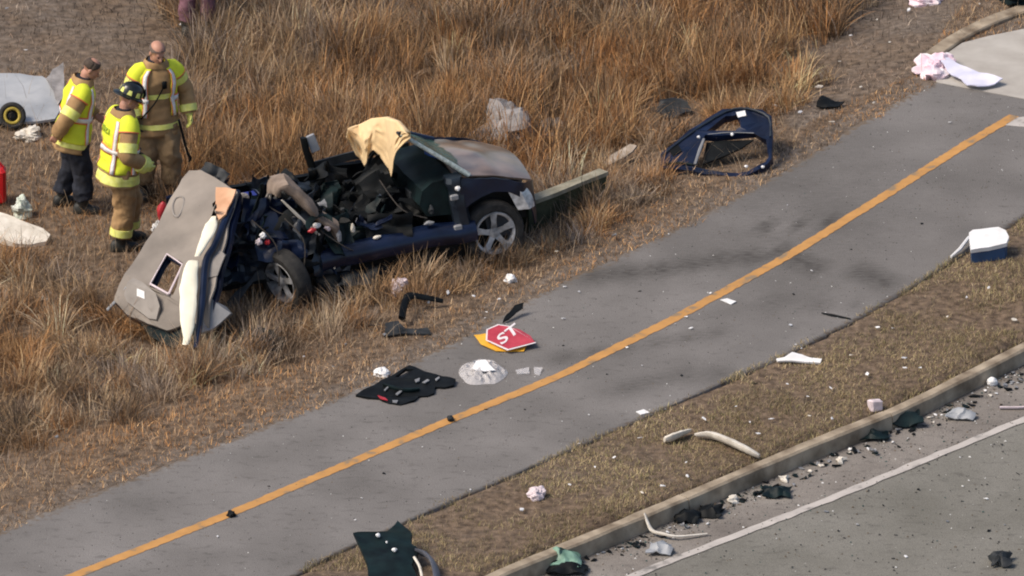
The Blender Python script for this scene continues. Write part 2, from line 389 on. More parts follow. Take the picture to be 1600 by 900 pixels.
def subdiv_noise(mb, cuts=2, amp=.02, scale=4, seed=0, smooth=False):
    bm = bmesh.new(); vs = [bm.verts.new(p) for p in mb.v]; bm.verts.ensure_lookup_table()
    for f, mi in zip(mb.f, mb.m):
        try: q = bm.faces.new([vs[i] for i in f]); q.material_index = mi
        except ValueError: pass
    bmesh.ops.triangulate(bm, faces=[f for f in bm.faces if len(f.verts) > 4])
    bmesh.ops.subdivide_edges(bm, edges=bm.edges[:], cuts=cuts, use_grid_fill=True)
    o = Vector((seed*13.7, seed*7.1, seed*3.3))
    for v in bm.verts: v.co += mnoise.noise_vector(v.co*scale + o)*amp
    bm.verts.index_update(); mb.v = [v.co.copy() for v in bm.verts]
    mb.f = [tuple(v.index for v in f.verts) for f in bm.faces]; mb.m = [f.material_index for f in bm.faces]; bm.free()
    return mb

def link_mesh(name, mb, mats, parent=None, smooth=False, world=True, origin=None):
    me = bpy.data.meshes.new(name)
    if parent is not None and world:
        mi = PINV[parent.name]; vs = [mi @ p for p in mb.v]
    elif origin is not None: vs = [p-origin for p in mb.v]
    else: vs = mb.v
    me.from_pydata([tuple(p) for p in vs], [], mb.f); me.validate()
    mats = mats if isinstance(mats, (list, tuple)) else [mats]
    for m in mats: me.materials.append(M[m] if isinstance(m, str) else m)
    if len(mats) > 1 and len(me.polygons) == len(mb.m): me.polygons.foreach_set('material_index', mb.m)
    bm = bmesh.new(); bm.from_mesh(me); bmesh.ops.recalc_face_normals(bm, faces=bm.faces[:]); bm.to_mesh(me); bm.free()
    if smooth:
        me.polygons.foreach_set('use_smooth', [True]*len(me.polygons))
        if smooth != 'all': me.set_sharp_from_angle(angle=math.radians(smooth if smooth is not True else 45))
    me.update()
    o = bpy.data.objects.new(name, me); COL.objects.link(o)
    if origin is not None and parent is None: o.location = origin
    if parent is not None: o.parent = parent
    return o
PINV = {}
def tag(o, label, cat, group=None):
    o['label'] = label; o['category'] = cat
    if group: o['group'] = group
    return o
def empty(name, label, cat, mat4, group=None):
    o = bpy.data.objects.new(name, None); COL.objects.link(o); o.empty_display_size = .2
    o.matrix_world = mat4; PINV[o.name] = mat4.inverted()
    return tag(o, label, cat, group)
def part(name, mb, mats, parent, smooth=False, world=True):
    """world=True: mb in world metres; False: already in the thing's own frame"""
    o = link_mesh(name, mb, mats, parent, smooth, world)
    PINV[o.name] = PINV[parent.name]
    return o
def base_of(mb):
    c = sum(mb.v, Vector())/len(mb.v); return Vector((c.x, c.y, min(p.z for p in mb.v)))
def thing(name, mb, mats, label, cat, group=None, smooth=False):
    b = base_of(mb); o = link_mesh(name, mb, mats, None, smooth, True, b)
    PINV[o.name] = Matrix.Translation(b).inverted()
    return tag(o, label, cat, group)
def np_mesh(name, V, F, mats, attrs=None, smooth=False):
    """V (n,3), F list of (array of k-gons)"""
    me = bpy.data.meshes.new(name); nl = sum(f.size for f in F); npoly = sum(len(f) for f in F)
    me.vertices.add(len(V)); me.vertices.foreach_set('co', V.astype(np.float32).ravel())
    me.loops.add(nl); me.loops.foreach_set('vertex_index', np.concatenate([f.ravel() for f in F]).astype(np.int32))
    me.polygons.add(npoly); st = []; o = 0
    for f in F:
        k = f.shape[1]; st.append(np.arange(len(f))*k+o); o += f.size
    me.polygons.foreach_set('loop_start', np.concatenate(st).astype(np.int32))
    for k, (typ, dat) in (attrs or {}).items():
        a = me.attributes.new(k, typ, 'POINT')
        a.data.foreach_set('color' if typ == 'FLOAT_COLOR' else 'value', dat.astype(np.float32).ravel())
    me.materials.append(M[mats]); me.update(calc_edges=True); me.validate()
    if smooth: me.polygons.foreach_set('use_smooth', [True]*len(me.polygons))
    o = bpy.data.objects.new(name, me); COL.objects.link(o); return o
def structure(o): o['kind'] = 'structure'; return o

# ------------------------------------------------------------------ the ground
def axis(lo, hi, step, far):
    a = np.arange(lo, hi, step); k = np.geomspace(.5, far, 14); return np.r_[lo-k[::-1], a, hi+k]
gx = axis(-9, 9, .09, 400); gy = axis(-10, 14, .09, 500)
X, Y = np.meshgrid(gx, gy); Z = ground_z(X, Y)
nx, ny = len(gx), len(gy)
I = np.arange(nx*ny).reshape(ny, nx)
F = np.stack([I[:-1, :-1], I[:-1, 1:], I[1:, 1:], I[1:, :-1]], -1).reshape(-1, 4)
DIRT = [W2(p, -.25) for p in ([(-500,-400),(330,-400),(290,40),(260,95),(120,100),(-500,130)], [(1260,-300),(1700,-300),(1460,100),(1440,140),(1240,235),(1150,120)])]
zone = fbm(X*.8, Y*.8, 21)*.5
for p in DIRT: zone = np.maximum(zone, inpoly(X, Y, p)*(.25+1.1*(fbm(X*1.5, Y*1.5, 4)-.25)))
ZD = sdist(X, Y, plc); zone = np.maximum(zone, (ZD < .3)*(ZD > -.2)*.8)
structure(np_mesh('ground', np.c_[X.ravel(), Y.ravel(), Z.ravel()], [F], 'ground', {'zone': ('FLOAT', np.clip(zone, 0, 1).ravel())}, True))

def strip(name, A, B, z, m, nacross=24, skirt=.08, stain=None, rag=0):
    """sheet between two polylines of equal sample count, with a small skirt"""
    n = len(A); t = np.linspace(0, 1, nacross+1)
    P = A[:, None, :]*(1-t)[None, :, None] + B[:, None, :]*t[None, :, None]
    if rag:
        s = np.arange(n)*.15
        dv = (A-B); dv /= np.hypot(dv[:, 0], dv[:, 1])[:, None]
        P[:, 0] += dv*((fbm(s*2.5, s*0, 31)-.5)*rag)[:, None]; P[:, -1] += dv*((fbm(s*2.5, s*0+5, 37)-.5)*rag)[:, None]
    V = np.concatenate([P, np.full((n, nacross+1, 1), z)], -1)
    lo = V[:, [0, -1]].copy(); lo[..., 2] -= skirt
    V = np.concatenate([lo[:, :1], V, lo[:, 1:]], 1); k = nacross+3
    I = np.arange(n*k).reshape(n, k)
    F = np.stack([I[:-1, :-1], I[:-1, 1:], I[1:, 1:], I[1:, :-1]], -1).reshape(-1, 4)
    Vf = V.reshape(-1, 3); at = {}
    if stain is not None: 
        dl, dr_ = -sdist(Vf[:, 0], Vf[:, 1], plc), sdist(Vf[:, 0], Vf[:, 1], prc)
        dirt = .55*np.exp(-np.clip(dl, 0, 9)/.16)+.5*np.exp(-np.clip(dr_, 0, 9)/.10)
        at = {'stain': ('FLOAT', stain(Vf[:, 0], Vf[:, 1])), 'dirt': ('FLOAT', dirt)}
    return np_mesh(name, Vf, [F[:, ::-1]], m, at)
def equal(A, B, n):
    def r(p):
        d = np.r_[0, np.cumsum(np.hypot(*np.diff(p, axis=0).T))]; s = np.linspace(0, d[-1], n)
        return np.c_[np.interp(s, d, p[:, 0]), np.interp(s, d, p[:, 1])]
    return r(A), r(B)
SKIDS = [([(1215,395),(1260,412),(1330,425),(1412,442)], .14, 1.0), ([(1150,350),(1215,356),(1300,345)], .10, .8), ([(930,430),(1040,420),(1150,402),(1235,398)], .22, .75),
         ([(870,560),(1000,540),(1120,520)], .15, .5), ([(1180,470),(1300,480),(1400,470)], .15, .45), ([(960,610),(1060,585),(1120,586)], .2, .5)]
def path_stain(x, y):
    s = np.zeros(x.shape)
    for p, wd, k in SKIDS:
        d = np.abs(sdist(x, y, W2(p))); s = np.maximum(s, k*np.exp(-(d/wd)**2))
    up = U(1250, 330)
    s = np.maximum(s, .30*np.exp(-(((x-up.x)/2.0)**2+((y-up.y)/3.2)**2)))
    return np.clip(s*2.1, 0, 1.5)
A, B = equal(plx, prx, 420)
bike_path = structure(strip('path', A, B, 0.0, 'path', 40, .10, path_stain, .10))
def ribbon(name, c, wd, z, m, parent, jit=.004):
    d = np.gradient(c, axis=0); d /= np.hypot(d[:, 0], d[:, 1])[:, None]; nrm = np.c_[-d[:, 1], d[:, 0]]
    j = (RNG.random(len(c))-.5)*jit; k = (RNG.random(len(c))-.5)*jit
    V = np.stack([c+nrm*(wd/2+j)[:, None], c-nrm*(wd/2+k)[:, None]], 1)
    V = np.concatenate([V, np.full((len(c), 2, 1), z)], -1).reshape(-1, 3); I = np.arange(len(V)).reshape(-1, 2)
    F = np.stack([I[:-1, 0], I[:-1, 1], I[1:, 1], I[1:, 0]], -1)
    o = np_mesh(name, V, [F], m); o.parent = parent; return o
ribbon('centre_line', resample(cl, .05), .128, .004, 'yellow_line', bike_path, .016)
mb = MB(); q = [U(*p) for p in ((1571,196),(1590,184),(1640,178),(1720,196),(1700,216),(1640,202))]
mb.plate([Vector((p.x, p.y, .0045)) for p in q], off=(0, 0, -.003)); o = link_mesh('white_marking', mb, 'white_line'); o.parent = bike_path

# road, gutter and edge line beyond the kerb
def offset(c, k):
    d = np.gradient(c, axis=0); d /= np.hypot(d[:, 0], d[:, 1])[:, None]; return c + np.c_[-d[:, 1], d[:, 0]]*k
far = np.array([30., -30.]); kin = offset(kbx, -.14)
A, B = equal(kin, kin+far, 300)
road = structure(strip('road', A, B, ROADZ, 'road', 60, .2))
ribbon('edge_line', extend(gl, 60), .11, ROADZ+.008, 'white_line', road, .02)
A, B = equal(offset(kbx, -.138), offset(extend(gl, 60), 0), 300)
g = strip('gutter', A, B, ROADZ+.004, 'gutter', 10, .003); structure(g)

# kerb: stones butted end to end
kerb = bpy.data.objects.new('kerb', None); COL.objects.link(kerb); kerb['kind'] = 'structure'
PINV['kerb'] = Matrix.Identity(4)
kd = np.r_[0, np.cumsum(np.hypot(*np.diff(kbx, axis=0).T))]
joints_px = U(1384, 648); jn = sdist  # the visible joint
ks = kd[np.argmin(np.hypot(kbx[:, 0]-joints_px.x, kbx[:, 1]-joints_px.y))]
def kpt(s): return np.array([np.interp(s, kd, kbx[:, 0]), np.interp(s, kd, kbx[:, 1])])
L = 3.05
for k in range(-6, 5):
    s0, s1 = ks+k*L+.008, ks+(k+1)*L-.008; rings = []
    dz = random.uniform(-.008, .012)
    for s in np.linspace(s0, s1, 15):
        p = kpt(s); t = kpt(s+.1)-kpt(s-.1); t /= np.hypot(*t); nn = np.array([-t[1], t[0]])
        r = []
        for a, z in ((.0,-.35),(.0,-.008),(-.012,.008),(-.115,.008),(-.138,-.012),(-.152,-.10),(-.160,-.17),(-.160,-.35)):
            wb = .006*mnoise.noise(Vector((s*3, a*20, z*8)))
            r.append(Vector((p[0]+nn[0]*(a+wb), p[1]+nn[1]*(a+wb), z+dz+wb)))
        rings.append(r)
    part('kerb_stone', MB().loft(rings), 'kerb', kerb)

# concrete pad and its low edging, top right
def flat(name, px, z, th, m, jag=.0):
    mb = MB(); P = [U(x, y, z) for x, y in px]; mb.plate(P, off=(0, 0, -th)); return link_mesh(name, mb, m)
structure(flat('pavement', [(1463,128),(1530,141),(1600,154),(1800,190),(2000,160),(1900,-10),(1700,18),(1599,45),(1545,56),(1503,67),(1476,86),(1462,108)], .006, .12, 'concrete'))
ec = resample(W2([(1438,99),(1452,84),(1470,70),(1500,50),(1550,25),(1600,8),(1700,-30),(1800,-75)], .05), .1)
rings = []
for i in range(len(ec)):
    t = ec[min(i+1, len(ec)-1)]-ec[max(i-1, 0)]; t /= np.hypot(*t); nn = np.array([-t[1], t[0]])
    rings.append([Vector((*(ec[i]+nn*a), z)) for a, z in ((.10,-.3),(.10,.01),(.085,.025),(-.085,.025),(-.10,.01),(-.10,-.3))])
o = link_mesh('edging_kerb', MB().loft(rings), 'kerb'); structure(o)

# ------------------------------------------------------------------ dry grass
def blades(name, x, y, h, wd, lean, cols, mat='blade', segs=2):
    n = len(x); z = ground_z(x, y) - .01
    z = np.where((sdist(x, y, plc) < 0) & (sdist(x, y, prc) > 0), -.003, z)
    a = RNG.random(n)*2*np.pi; fx, fy = np.cos(a), np.sin(a)
    la = RNG.random(n)*2*np.pi; l = lean*(RNG.random(n)**.7)*h
    lx, ly = np.cos(la)*l, np.sin(la)*l
    hz = np.sqrt(np.maximum(h*h-l*l*.8, (.1*h)**2))
    w2 = wd/2
    b0 = np.c_[x-fx*w2, y-fy*w2, z]; b1 = np.c_[x+fx*w2, y+fy*w2, z]
    mx, my, mz = x+lx*.35, y+ly*.35, z+hz*.55
    m0 = np.c_[mx-fx*w2*.8, my-fy*w2*.8, mz]; m1 = np.c_[mx+fx*w2*.8, my+fy*w2*.8, mz]
    tp = np.c_[x+lx, y+ly, z+hz]
    V = np.stack([b0, b1, m1, m0, tp], 1).reshape(-1, 3)
    b = np.arange(n)*5
    Q = np.stack([b, b+1, b+2, b+3], -1); T = np.stack([b+3, b+2, b+4], -1)
    C = np.repeat(np.c_[cols, np.ones(n)], 5, 0)
    o = np_mesh(name, V, [Q, T], mat, {'Col': ('FLOAT_COLOR', C)}); o['kind'] = 'stuff'; return o
PAL = np.array([[.48,.315,.165],[.41,.24,.115],[.37,.26,.165],[.19,.132,.086],[.075,.051,.035],[.61,.45,.28],[.31,.24,.18],[.43,.235,.105]])
def colours(n, p, jit=.18, x=None, y=None):
    c = PAL[RNG.choice(len(PAL), n, p=np.array(p)/sum(p))]*(1+(RNG.random((n, 1))-.5)*2*jit)
    if x is not None:
        k = .72+.56*fbm(x*1.3, y*1.3, 77, 3); c = c*k[:, None]
        q = fbm(x*.7+40, y*.7, 99, 3)[:, None]                     # patches: redder or greyer stands of grass
        c = c*np.where(q > .5, np.array([[1.06, .97, .86]]), np.array([[.95, .99, 1.06]]))
    return np.clip(c, 0, .8)
def scatter(n, lo, hi): return RNG.uniform(lo[0], hi[0], n), RNG.uniform(lo[1], hi[1], n)
CARFOOT = W2([(340,440),(430,490),(500,486),(600,462),(700,440),(815,412),(820,380),(800,330),(700,300),(420,330)], -.2)
REED = W2([(240,-350),(1560,-350),(1380,-40),(1290,60),(1220,130),(1120,160),(1020,190),(1000,225),(950,262),(880,285),(800,290),(700,282),(560,275),(430,285),(300,290),(262,220),(285,90)], -.3)
LEFTR = W2([(-300,395),(60,400),(150,450),(250,510),(300,530),(330,500),(380,490),(440,500),(560,500),(600,490),(500,560),(400,600),(270,640),(120,690),(-300,760)], -.2)
BEHIND = W2([(250,300),(420,270),(560,265),(840,262),(870,290),(960,250),(1030,150),(1260,90),(1290,150),(1210,215),(1215,262),(1180,290),(1060,300),(960,330),(850,400),(840,340),(800,320),(700,300),(420,330),(300,350)], -.25)
MIDR = W2([(830,330),(960,290),(1030,265),(1060,290),(980,350),(860,420),(700,470),(560,520),(540,480),(700,440),(820,400)], -.15)
lo, hi = (-8.5, -7.5), (8.5, 12.5)
# tall reeds: tussocks whose blades arch outwards, with loose leaning stems between
def warp(x, y, k=.55, f=1.1): return x + k*2*(fbm(x*f, y*f, 201, 3)-.5), y + k*2*(fbm(x*f+30, y*f, 207, 3)-.5)
def arcs(name, x, y, h, wd, dirn, out, cols):
    """three-section drooping blades; out = how far the tip travels sideways as a share of h"""
    n = len(x); z = ground_z(x, y)-.01; a = dirn+np.pi/2+(RNG.random(n)-.5)*2; fx, fy = np.cos(a), np.sin(a); cx, cy = np.cos(dirn), np.sin(dirn)
    V = []
    up = np.sqrt(np.maximum(1-out**2*.75, .08))
    for t, wk in ((0, 1), (.4, .95), (.75, .7), (1, .1)):
        k = out*h*t**1.7; zz = z + h*up*(t - .38*np.maximum(out-.35, 0)*t**3)
        for sg in (-1, 1): V.append(np.c_[x+cx*k+sg*fx*wd*wk/2, y+cy*k+sg*fy*wd*wk/2, zz])
    V = np.stack(V, 1).reshape(-1, 3); b = np.arange(n)*8
    Q = np.concatenate([np.stack([b+i, b+i+1, b+i+3, b+i+2], -1) for i in (0, 2, 4)])
    o = np_mesh(name, V, [Q], 'blade', {'Col': ('FLOAT_COLOR', np.repeat(np.c_[cols, np.ones(n)], 8, 0))}); o['kind'] = 'stuff'; return o
CLEARED = [(1050,258,.40),(1085,262,.45),(1120,265,.45),(1040,275,.35),(1080,285,.35),(1130,235,.5),(1180,240,.4),(968,243,.32),(950,258,.25),(1050,168,.42),(1050,190,.4),(1297,158,.25),(890,300,.15)]
def cleared(x, y):
    k = np.zeros(len(x), bool)
    for px, py, r in CLEARED: c = U(px, py, -.2); k |= np.hypot(x-c.x, (y-c.y)*.8) < r
    return k
def reed_ok(x, y):
    wx, wy = warp(x, y); d = sdist(x, y, plc)
    hole = U(790, 215, -.3); hd = np.exp(-(((x-hole.x)/.5)**2+((y-hole.y)/.75)**2))
    return inpoly(wx, wy, REED) & ~cleared(x, y) & (d > .55) & ~inpoly(x, y, CARFOOT) & (RNG.random(len(x)) > hd*.85)
tx, ty = scatter(11000, lo, hi); m = reed_ok(tx, ty) & (RNG.random(len(tx)) < .25+.75*sstep(.3, .62, fbm(tx*1.5, ty*1.5, 11, 3)))
tx, ty = tx[m], ty[m]; nt_ = len(tx)
th = (.30+.55*fbm(tx*.8, ty*.8, 42, 3))*(.6+.7*RNG.random(nt_)); tdir = RNG.random(nt_)*6.283; tbend = .35+.75*RNG.random(nt_)
tcol = colours(nt_, [6,4,7,5,2,2,5,4], .12, tx, ty)
cnt = RNG.integers(25, 80, nt_); idx = np.repeat(np.arange(nt_), cnt); n = len(idx)
r_ = .15*np.sqrt(RNG.random(n)); q_ = RNG.random(n)*6.283
x, y = tx[idx]+r_*np.cos(q_), ty[idx]+r_*np.sin(q_)
out = np.clip(.10+.95*RNG.random(n)*(.4+.9*tbend[idx]), 0, 1.0)
dirn = np.where(RNG.random(n) < .55, q_, tdir[idx]+(RNG.random(n)-.5)*1.6)
h = th[idx]*(.45+.65*RNG.random(n)); c = tcol[idx]*(.30+1.25*RNG.random((n, 1)))
arcs('tall_dry_grass', x, y, h, .0045+.0065*RNG.random(n), dirn, out, np.clip(c, 0, .8))
x, y = scatter(300000, lo, hi); m = reed_ok(x, y) & (RNG.random(len(x)) < .30+.70*sstep(.36, .58, fbm(x*2.1, y*2.1, 71, 3))); x, y = x[m], y[m]; n = len(x)
h = (.22+.62*fbm(x*.8, y*.8, 42, 3))*(.4+.75*RNG.random(n))
arcs('leaning_stems', x, y, h, .004+.006*RNG.random(n), fbm(x*1.2, y*1.2, 61, 2)*18+RNG.random(n)*3.6, np.clip(.15+RNG.random(n)*.85, 0, 1), colours(n, [5,5,6,6,5,3,5,4], .45, x=x, y=y))
# tangled mid-height grass left front and beside the path
tx, ty = scatter(11500, lo, hi); d = sdist(tx, ty, plc); wx, wy = warp(tx, ty, .3, 1.6)
m = (inpoly(wx, wy, LEFTR) | inpoly(wx, wy, MIDR) | inpoly(wx, wy, BEHIND)) & (d > .42) & ~cleared(tx, ty) & ~inpoly(tx, ty, CARFOOT) & (RNG.random(len(tx)) < .25+.75*sstep(.3, .6, fbm(tx*1.8, ty*1.8, 13, 3)))
fr_ = W2([(405,502),(418,512),(432,500),(445,514),(392,492),(470,505),(500,500),(540,492),(600,478),(660,462),(740,436),(800,424),(815,410),(425,520),(400,512),(380,500)], -.2)
tx, ty = np.r_[tx[m], fr_[:, 0]], np.r_[ty[m], fr_[:, 1]]; nt_ = len(tx)
th = (.20+.34*fbm(tx*1.5, ty*1.5, 52, 3))*(.6+.7*RNG.random(nt_))*(.5+.5*sstep(.4, 1.3, sdist(tx, ty, plc))); tdir = RNG.random(nt_)*6.283
tcol = colours(nt_, [6,5,6,4,2,3,5,4], .12, tx, ty)
cnt = RNG.integers(40, 90, nt_); idx = np.repeat(np.arange(nt_), cnt); n = len(idx); r_ = .15*np.sqrt(RNG.random(n)); q_ = RNG.random(n)*6.283
dirn = np.where(RNG.random(n) < .5, q_, tdir[idx]+(RNG.random(n)-.5)*1.6)
arcs('matted_dry_grass', tx[idx]+r_*np.cos(q_), ty[idx]+r_*np.sin(q_), th[idx]*(.4+.7*RNG.random(n)), .004+.006*RNG.random(n), dirn, np.clip(.2+.85*RNG.random(n), 0, 1), np.clip(tcol[idx]*(.35+1.2*RNG.random((n, 1))), 0, .8))
# low litter over all the rest of the field
x, y = scatter(520000, lo, hi); d = sdist(x, y, plc)
dirt = inpoly(x, y, DIRT[0]) | inpoly(x, y, DIRT[1])
m = (d > .30*(.42-fbm(x*2.2, y*2.2, 89, 3))) & (RNG.random(len(x)) < np.where(dirt, .35, 1)*np.where(d < .9, 1.0, .75)*(.35+.65*fbm(x*3, y*3, 15, 2)))
PAD = W2([(1463,128),(1530,141),(1600,154),(1800,190),(2000,160),(1900,-10),(1700,18),(1599,45),(1545,56),(1503,67),(1476,86),(1462,108)])
m &= ~inpoly(x, y, PAD)
x, y = x[m], y[m]; d = sdist(x, y, plc); dirt = inpoly(x, y, DIRT[0]) | inpoly(x, y, DIRT[1])
h = (.035+.10*RNG.random(len(x))**2)*np.where(d < .8, .75, 1.25)*np.where(dirt, .8, 1)
c = colours(len(x), [4,3,5,5,3,3,6,2], x=x, y=y); c = np.where((d < .8+.5*fbm(x*1.5, y*1.5, 90, 2))[:, None], c*np.array([[1.5,1.42,1.30]]), c*np.array([[1.15,1.1,1.05]])); g_ = c.mean(1, keepdims=True); c = np.where(dirt[:, None], (.45*c+.55*g_*np.array([[1.1,1.0,.92]]))*(.15+1.2*sstep(.3, .7, fbm(x*1.1, y*1.6, 133, 4)))[:, None], c)
blades('field_litter', x, y, h, .004+.006*RNG.random(len(x)), 1.05, c)
# verge between path and kerb
x, y = scatter(900000, lo, hi); dr = sdist(x, y, prc); dk = sdist(x, y, kbc)
m = (dr < .26*(fbm(x*2.6, y*2.6, 88, 3)-.36)) & (dk > -.10*sstep(.5, .75, fbm(x*2.5, y*2.5, 118, 3))) & (RNG.random(len(x)) < .10+.9*sstep(.28, .55, fbm(x*2.2, y*2.2, 18, 3)))
x, y = x[m], y[m]
h = (.025+.05*RNG.random(len(x)))*(.6+.8*fbm(x*3, y*3, 19, 2))
VP = np.array([[.45,.355,.20],[.36,.31,.15],[.40,.30,.18],[.25,.20,.12],[.21,.19,.09],[.55,.45,.29]])
c = VP[RNG.choice(6, len(x), p=[.28,.2,.2,.14,.1,.08])]*(.8+.4*RNG.random((len(x), 1)))*(.45+1.1*fbm(x*1.6, y*1.6, 61, 4))[:, None]
blades('verge_grass', x, y, h, .004+.005*RNG.random(len(x)), 1.0, c)
# long pale stalks lying or leaning in the field
x, y = scatter(14000, lo, hi); d = sdist(x, y, plc); m = (d > .25) & ~inpoly(x, y, DIRT[0]) & ~inpoly(x, y, DIRT[1]) & ~inpoly(x, y, CARFOOT) & ~inpoly(x, y, PAD)
x, y = x[m][:5200], y[m][:5200]
blades('broken_stalks', x, y, .15+.5*RNG.random(len(x))**1.5, .004+.003*RNG.random(len(x)), 1.12, np.clip(np.array([[.46,.35,.235]])*(.5+.6*RNG.random((len(x), 1))), 0, .7))
# stray tufts creeping over the left edge of the path
# fine grit on path, gutter and road
def grit(name, x, y, z, s, cols):
    n = len(x); a = RNG.random(n)*6.28
    V = []
    for k in range(3):
        q = a+k*2.094*(.8+.4*RNG.random(n)); V.append(np.c_[x+np.cos(q)*s, y+np.sin(q)*s*.8, z])
    V.append(np.c_[x, y, z+s*.8]); V = np.stack(V, 1).reshape(-1, 3); b = np.arange(n)*4
    T = np.concatenate([np.stack([b, b+1, b+3], -1), np.stack([b+1, b+2, b+3], -1), np.stack([b+2, b, b+3], -1)])
    o = np_mesh(name, V, [T], 'grit', {'Col': ('FLOAT_COLOR', np.repeat(np.c_[cols, np.ones(n)], 4, 0))}); o['kind'] = 'stuff'
def gcol(n, pw): 
    P = np.array([[.05,.05,.05],[.75,.75,.73],[.14,.11,.08],[.05,.09,.085]]); return P[RNG.choice(4, n, p=pw)]*(.7+.5*RNG.random((n, 1)))
x, y = scatter(26000, lo, hi); m = (sdist(x, y, plc) < -.03) & (sdist(x, y, prc) > .03); x, y = x[m], y[m]
grit('path_grit', x, y, np.full(len(x), .001), .004+.007*RNG.random(len(x))**3, gcol(len(x), [.6,.05,.32,.03]))
glc = extend(gl, 60)[::5]
x, y = scatter(160000, (-3, -7.5), (8.5, 2)); dk = sdist(x, y, kbc); dg = sdist(x, y, glc)
m = (dk < -.17) & ((dg > 0) & (RNG.random(len(x)) < .12+.95*np.exp(-((dk+.24)/.2)**2)*sstep(.3, .6, fbm(x*2, y*2, 23, 3))) | (dg <= 0) & (RNG.random(len(x)) < .05))
x, y = x[m], y[m]
grit('gutter_grit', x, y, np.full(len(x), ROADZ+.005), .005+.014*RNG.random(len(x))**3, gcol(len(x), [.52,.07,.27,.14]))

# ================================================================== THE CAR WRECK
Rc, Fc = G(455, 481), G(780, 414)
ax = (Fc-Rc).normalized(); ay0 = Vector((0, 0, 1)).cross(ax).normalized(); az0 = ax.cross(ay0)
roll = math.radians(-5); ay = ay0*math.cos(roll)+az0*math.sin(roll); az = ax.cross(ay)
CM = Matrix(((ax.x, ay.x, az.x, Rc.x), (ax.y, ay.y, az.y, Rc.y), (ax.z, ay.z, az.z, Rc.z), (0, 0, 0, 1)))
car = empty('wrecked_car', 'wrecked dark navy car with its roof cut open and folded back', 'car', CM)
WB = (Fc-Rc).length
def cp(name, mb, m, smooth=False, parent=None): return part(name, mb, m, parent or car, smooth, False)
CI = CM.inverted()
def loc(px, py, z): return CI @ U(px, py, z)          # pixel at a height above path level, in the car's frame
def wmb(mb): mb.v = [CI @ p for p in mb.v]; return mb

def wheel(name, c, ang, tilt, r=.345, wd=.2, label=None):
    c = Vector(c); R = Matrix.Rotation(ang, 3, 'Z') @ Matrix.Rotation(tilt, 3, 'X')
    def ringy(prof, n=36):
        return [[c + R @ Vector((rr*math.cos(q), yy, rr*math.sin(q))) for yy, rr in prof] for q in [2*math.pi*k/n for k in range(n+1)]]
    t = MB(); prof = [(-wd/2+.02, .235), (-wd/2, .255), (-wd/2, .31), (-wd/2+.03, r-.008), (-wd/4, r), (wd/4, r), (wd/2-.03, r-.008), (wd/2, .3), (wd/2-.02, .235)]
    t.loft(ringy(prof), cap=False); W = cp(name, MB().ell(c, (.05,.05,.05)), 'black'); W.name = name
    part('tyre', t, 'rubber', W, True, False)
    rim = MB(); rim.loft(ringy([(-wd/2+.02, .236), (-wd/2+.008, .228), (-wd/2+.02, .205), (-wd/2+.06, .195), (wd/2-.04, .205), (wd/2-.03, .238)]), cap=False)
    for k in range(5):
        q = 2*math.pi*k/5+.3
        a = R @ Vector((math.cos(q), 0, math.sin(q))); b = R @ Vector((-math.sin(q), 0, math.cos(q))); yv = R @ Vector((0, 1, 0))
        rings = []
        for rr, hw, yy in ((.035, .036, -.055), (.12, .028, -.075), (.215, .04, -.085)):
            p = c + a*rr + yv*yy; rings.append([p-b*hw-yv*.008, p+b*hw-yv*.008, p+b*hw*.7+yv*.025, p-b*hw*.7+yv*.025])
        rim.loft(rings)
    h = [[c + R @ Vector((rr*math.cos(2*math.pi*k/12), yy, rr*math.sin(2*math.pi*k/12))) for k in range(12)] for yy, rr in ((-.02, .06), (-.07, .055), (-.08, .035))]
    rim.loft(h); part('rim', rim, 'alloy', W, 40, False)
    disc = MB(); disc.loft([[c + R @ Vector((.19*math.cos(2*math.pi*k/20), yy, .19*math.sin(2*math.pi*k/20))) for k in range(20)] for yy in (0, .02)]); part('brake_disc', disc, 'black', W, 30, False)
    return W
wheel('wheel', (WB, .12, .345), math.radians(6), 0)
wheel('wheel', (-.02, -.02, .33), math.radians(-66), math.radians(7))
wheel('wheel', (WB, 1.50, .345), math.radians(6), 0)

# lower shell: floor pan, sill, engine bay block, bulkhead
mb = MB(); mb.grid(26, 12, lambda u, v: (-.75+u*2.75, .10+v*1.42, .36+.05*mnoise.noise(Vector((u*7, v*5, 1)))), thick=.05); cp('floor_pan', mb, 'black')
mb = MB(); rings = []
for i in range(25):
    u = i/24; x = .38+u*1.72
    k = .03*mnoise.noise(Vector((u*5, 0, 3)))+.05*max(0, .25-u)*4*mnoise.noise(Vector((u*20, 4, 0)))
    rings.append([Vector((x, yy+k, zz+k*.7+.02*math.sin(u*3))) for yy, zz in ((.16,.34),(.02,.31),(-.05,.34),(-.085,.42),(-.065,.50),(.0,.55),(.10,.55),(.16,.48))])
mb.loft(rings); cp('sill', mb, 'navy', 40)
mb = MB().grid(20, 5, lambda u, v: (.30+u*1.75, .02+.05*v+.03*mnoise.noise(Vector((u*6, v*3, 1))), .36-.24*v+.02*mnoise.noise(Vector((u*9, v, 4)))), thick=.03); cp('underbody', mb, 'black', 40)
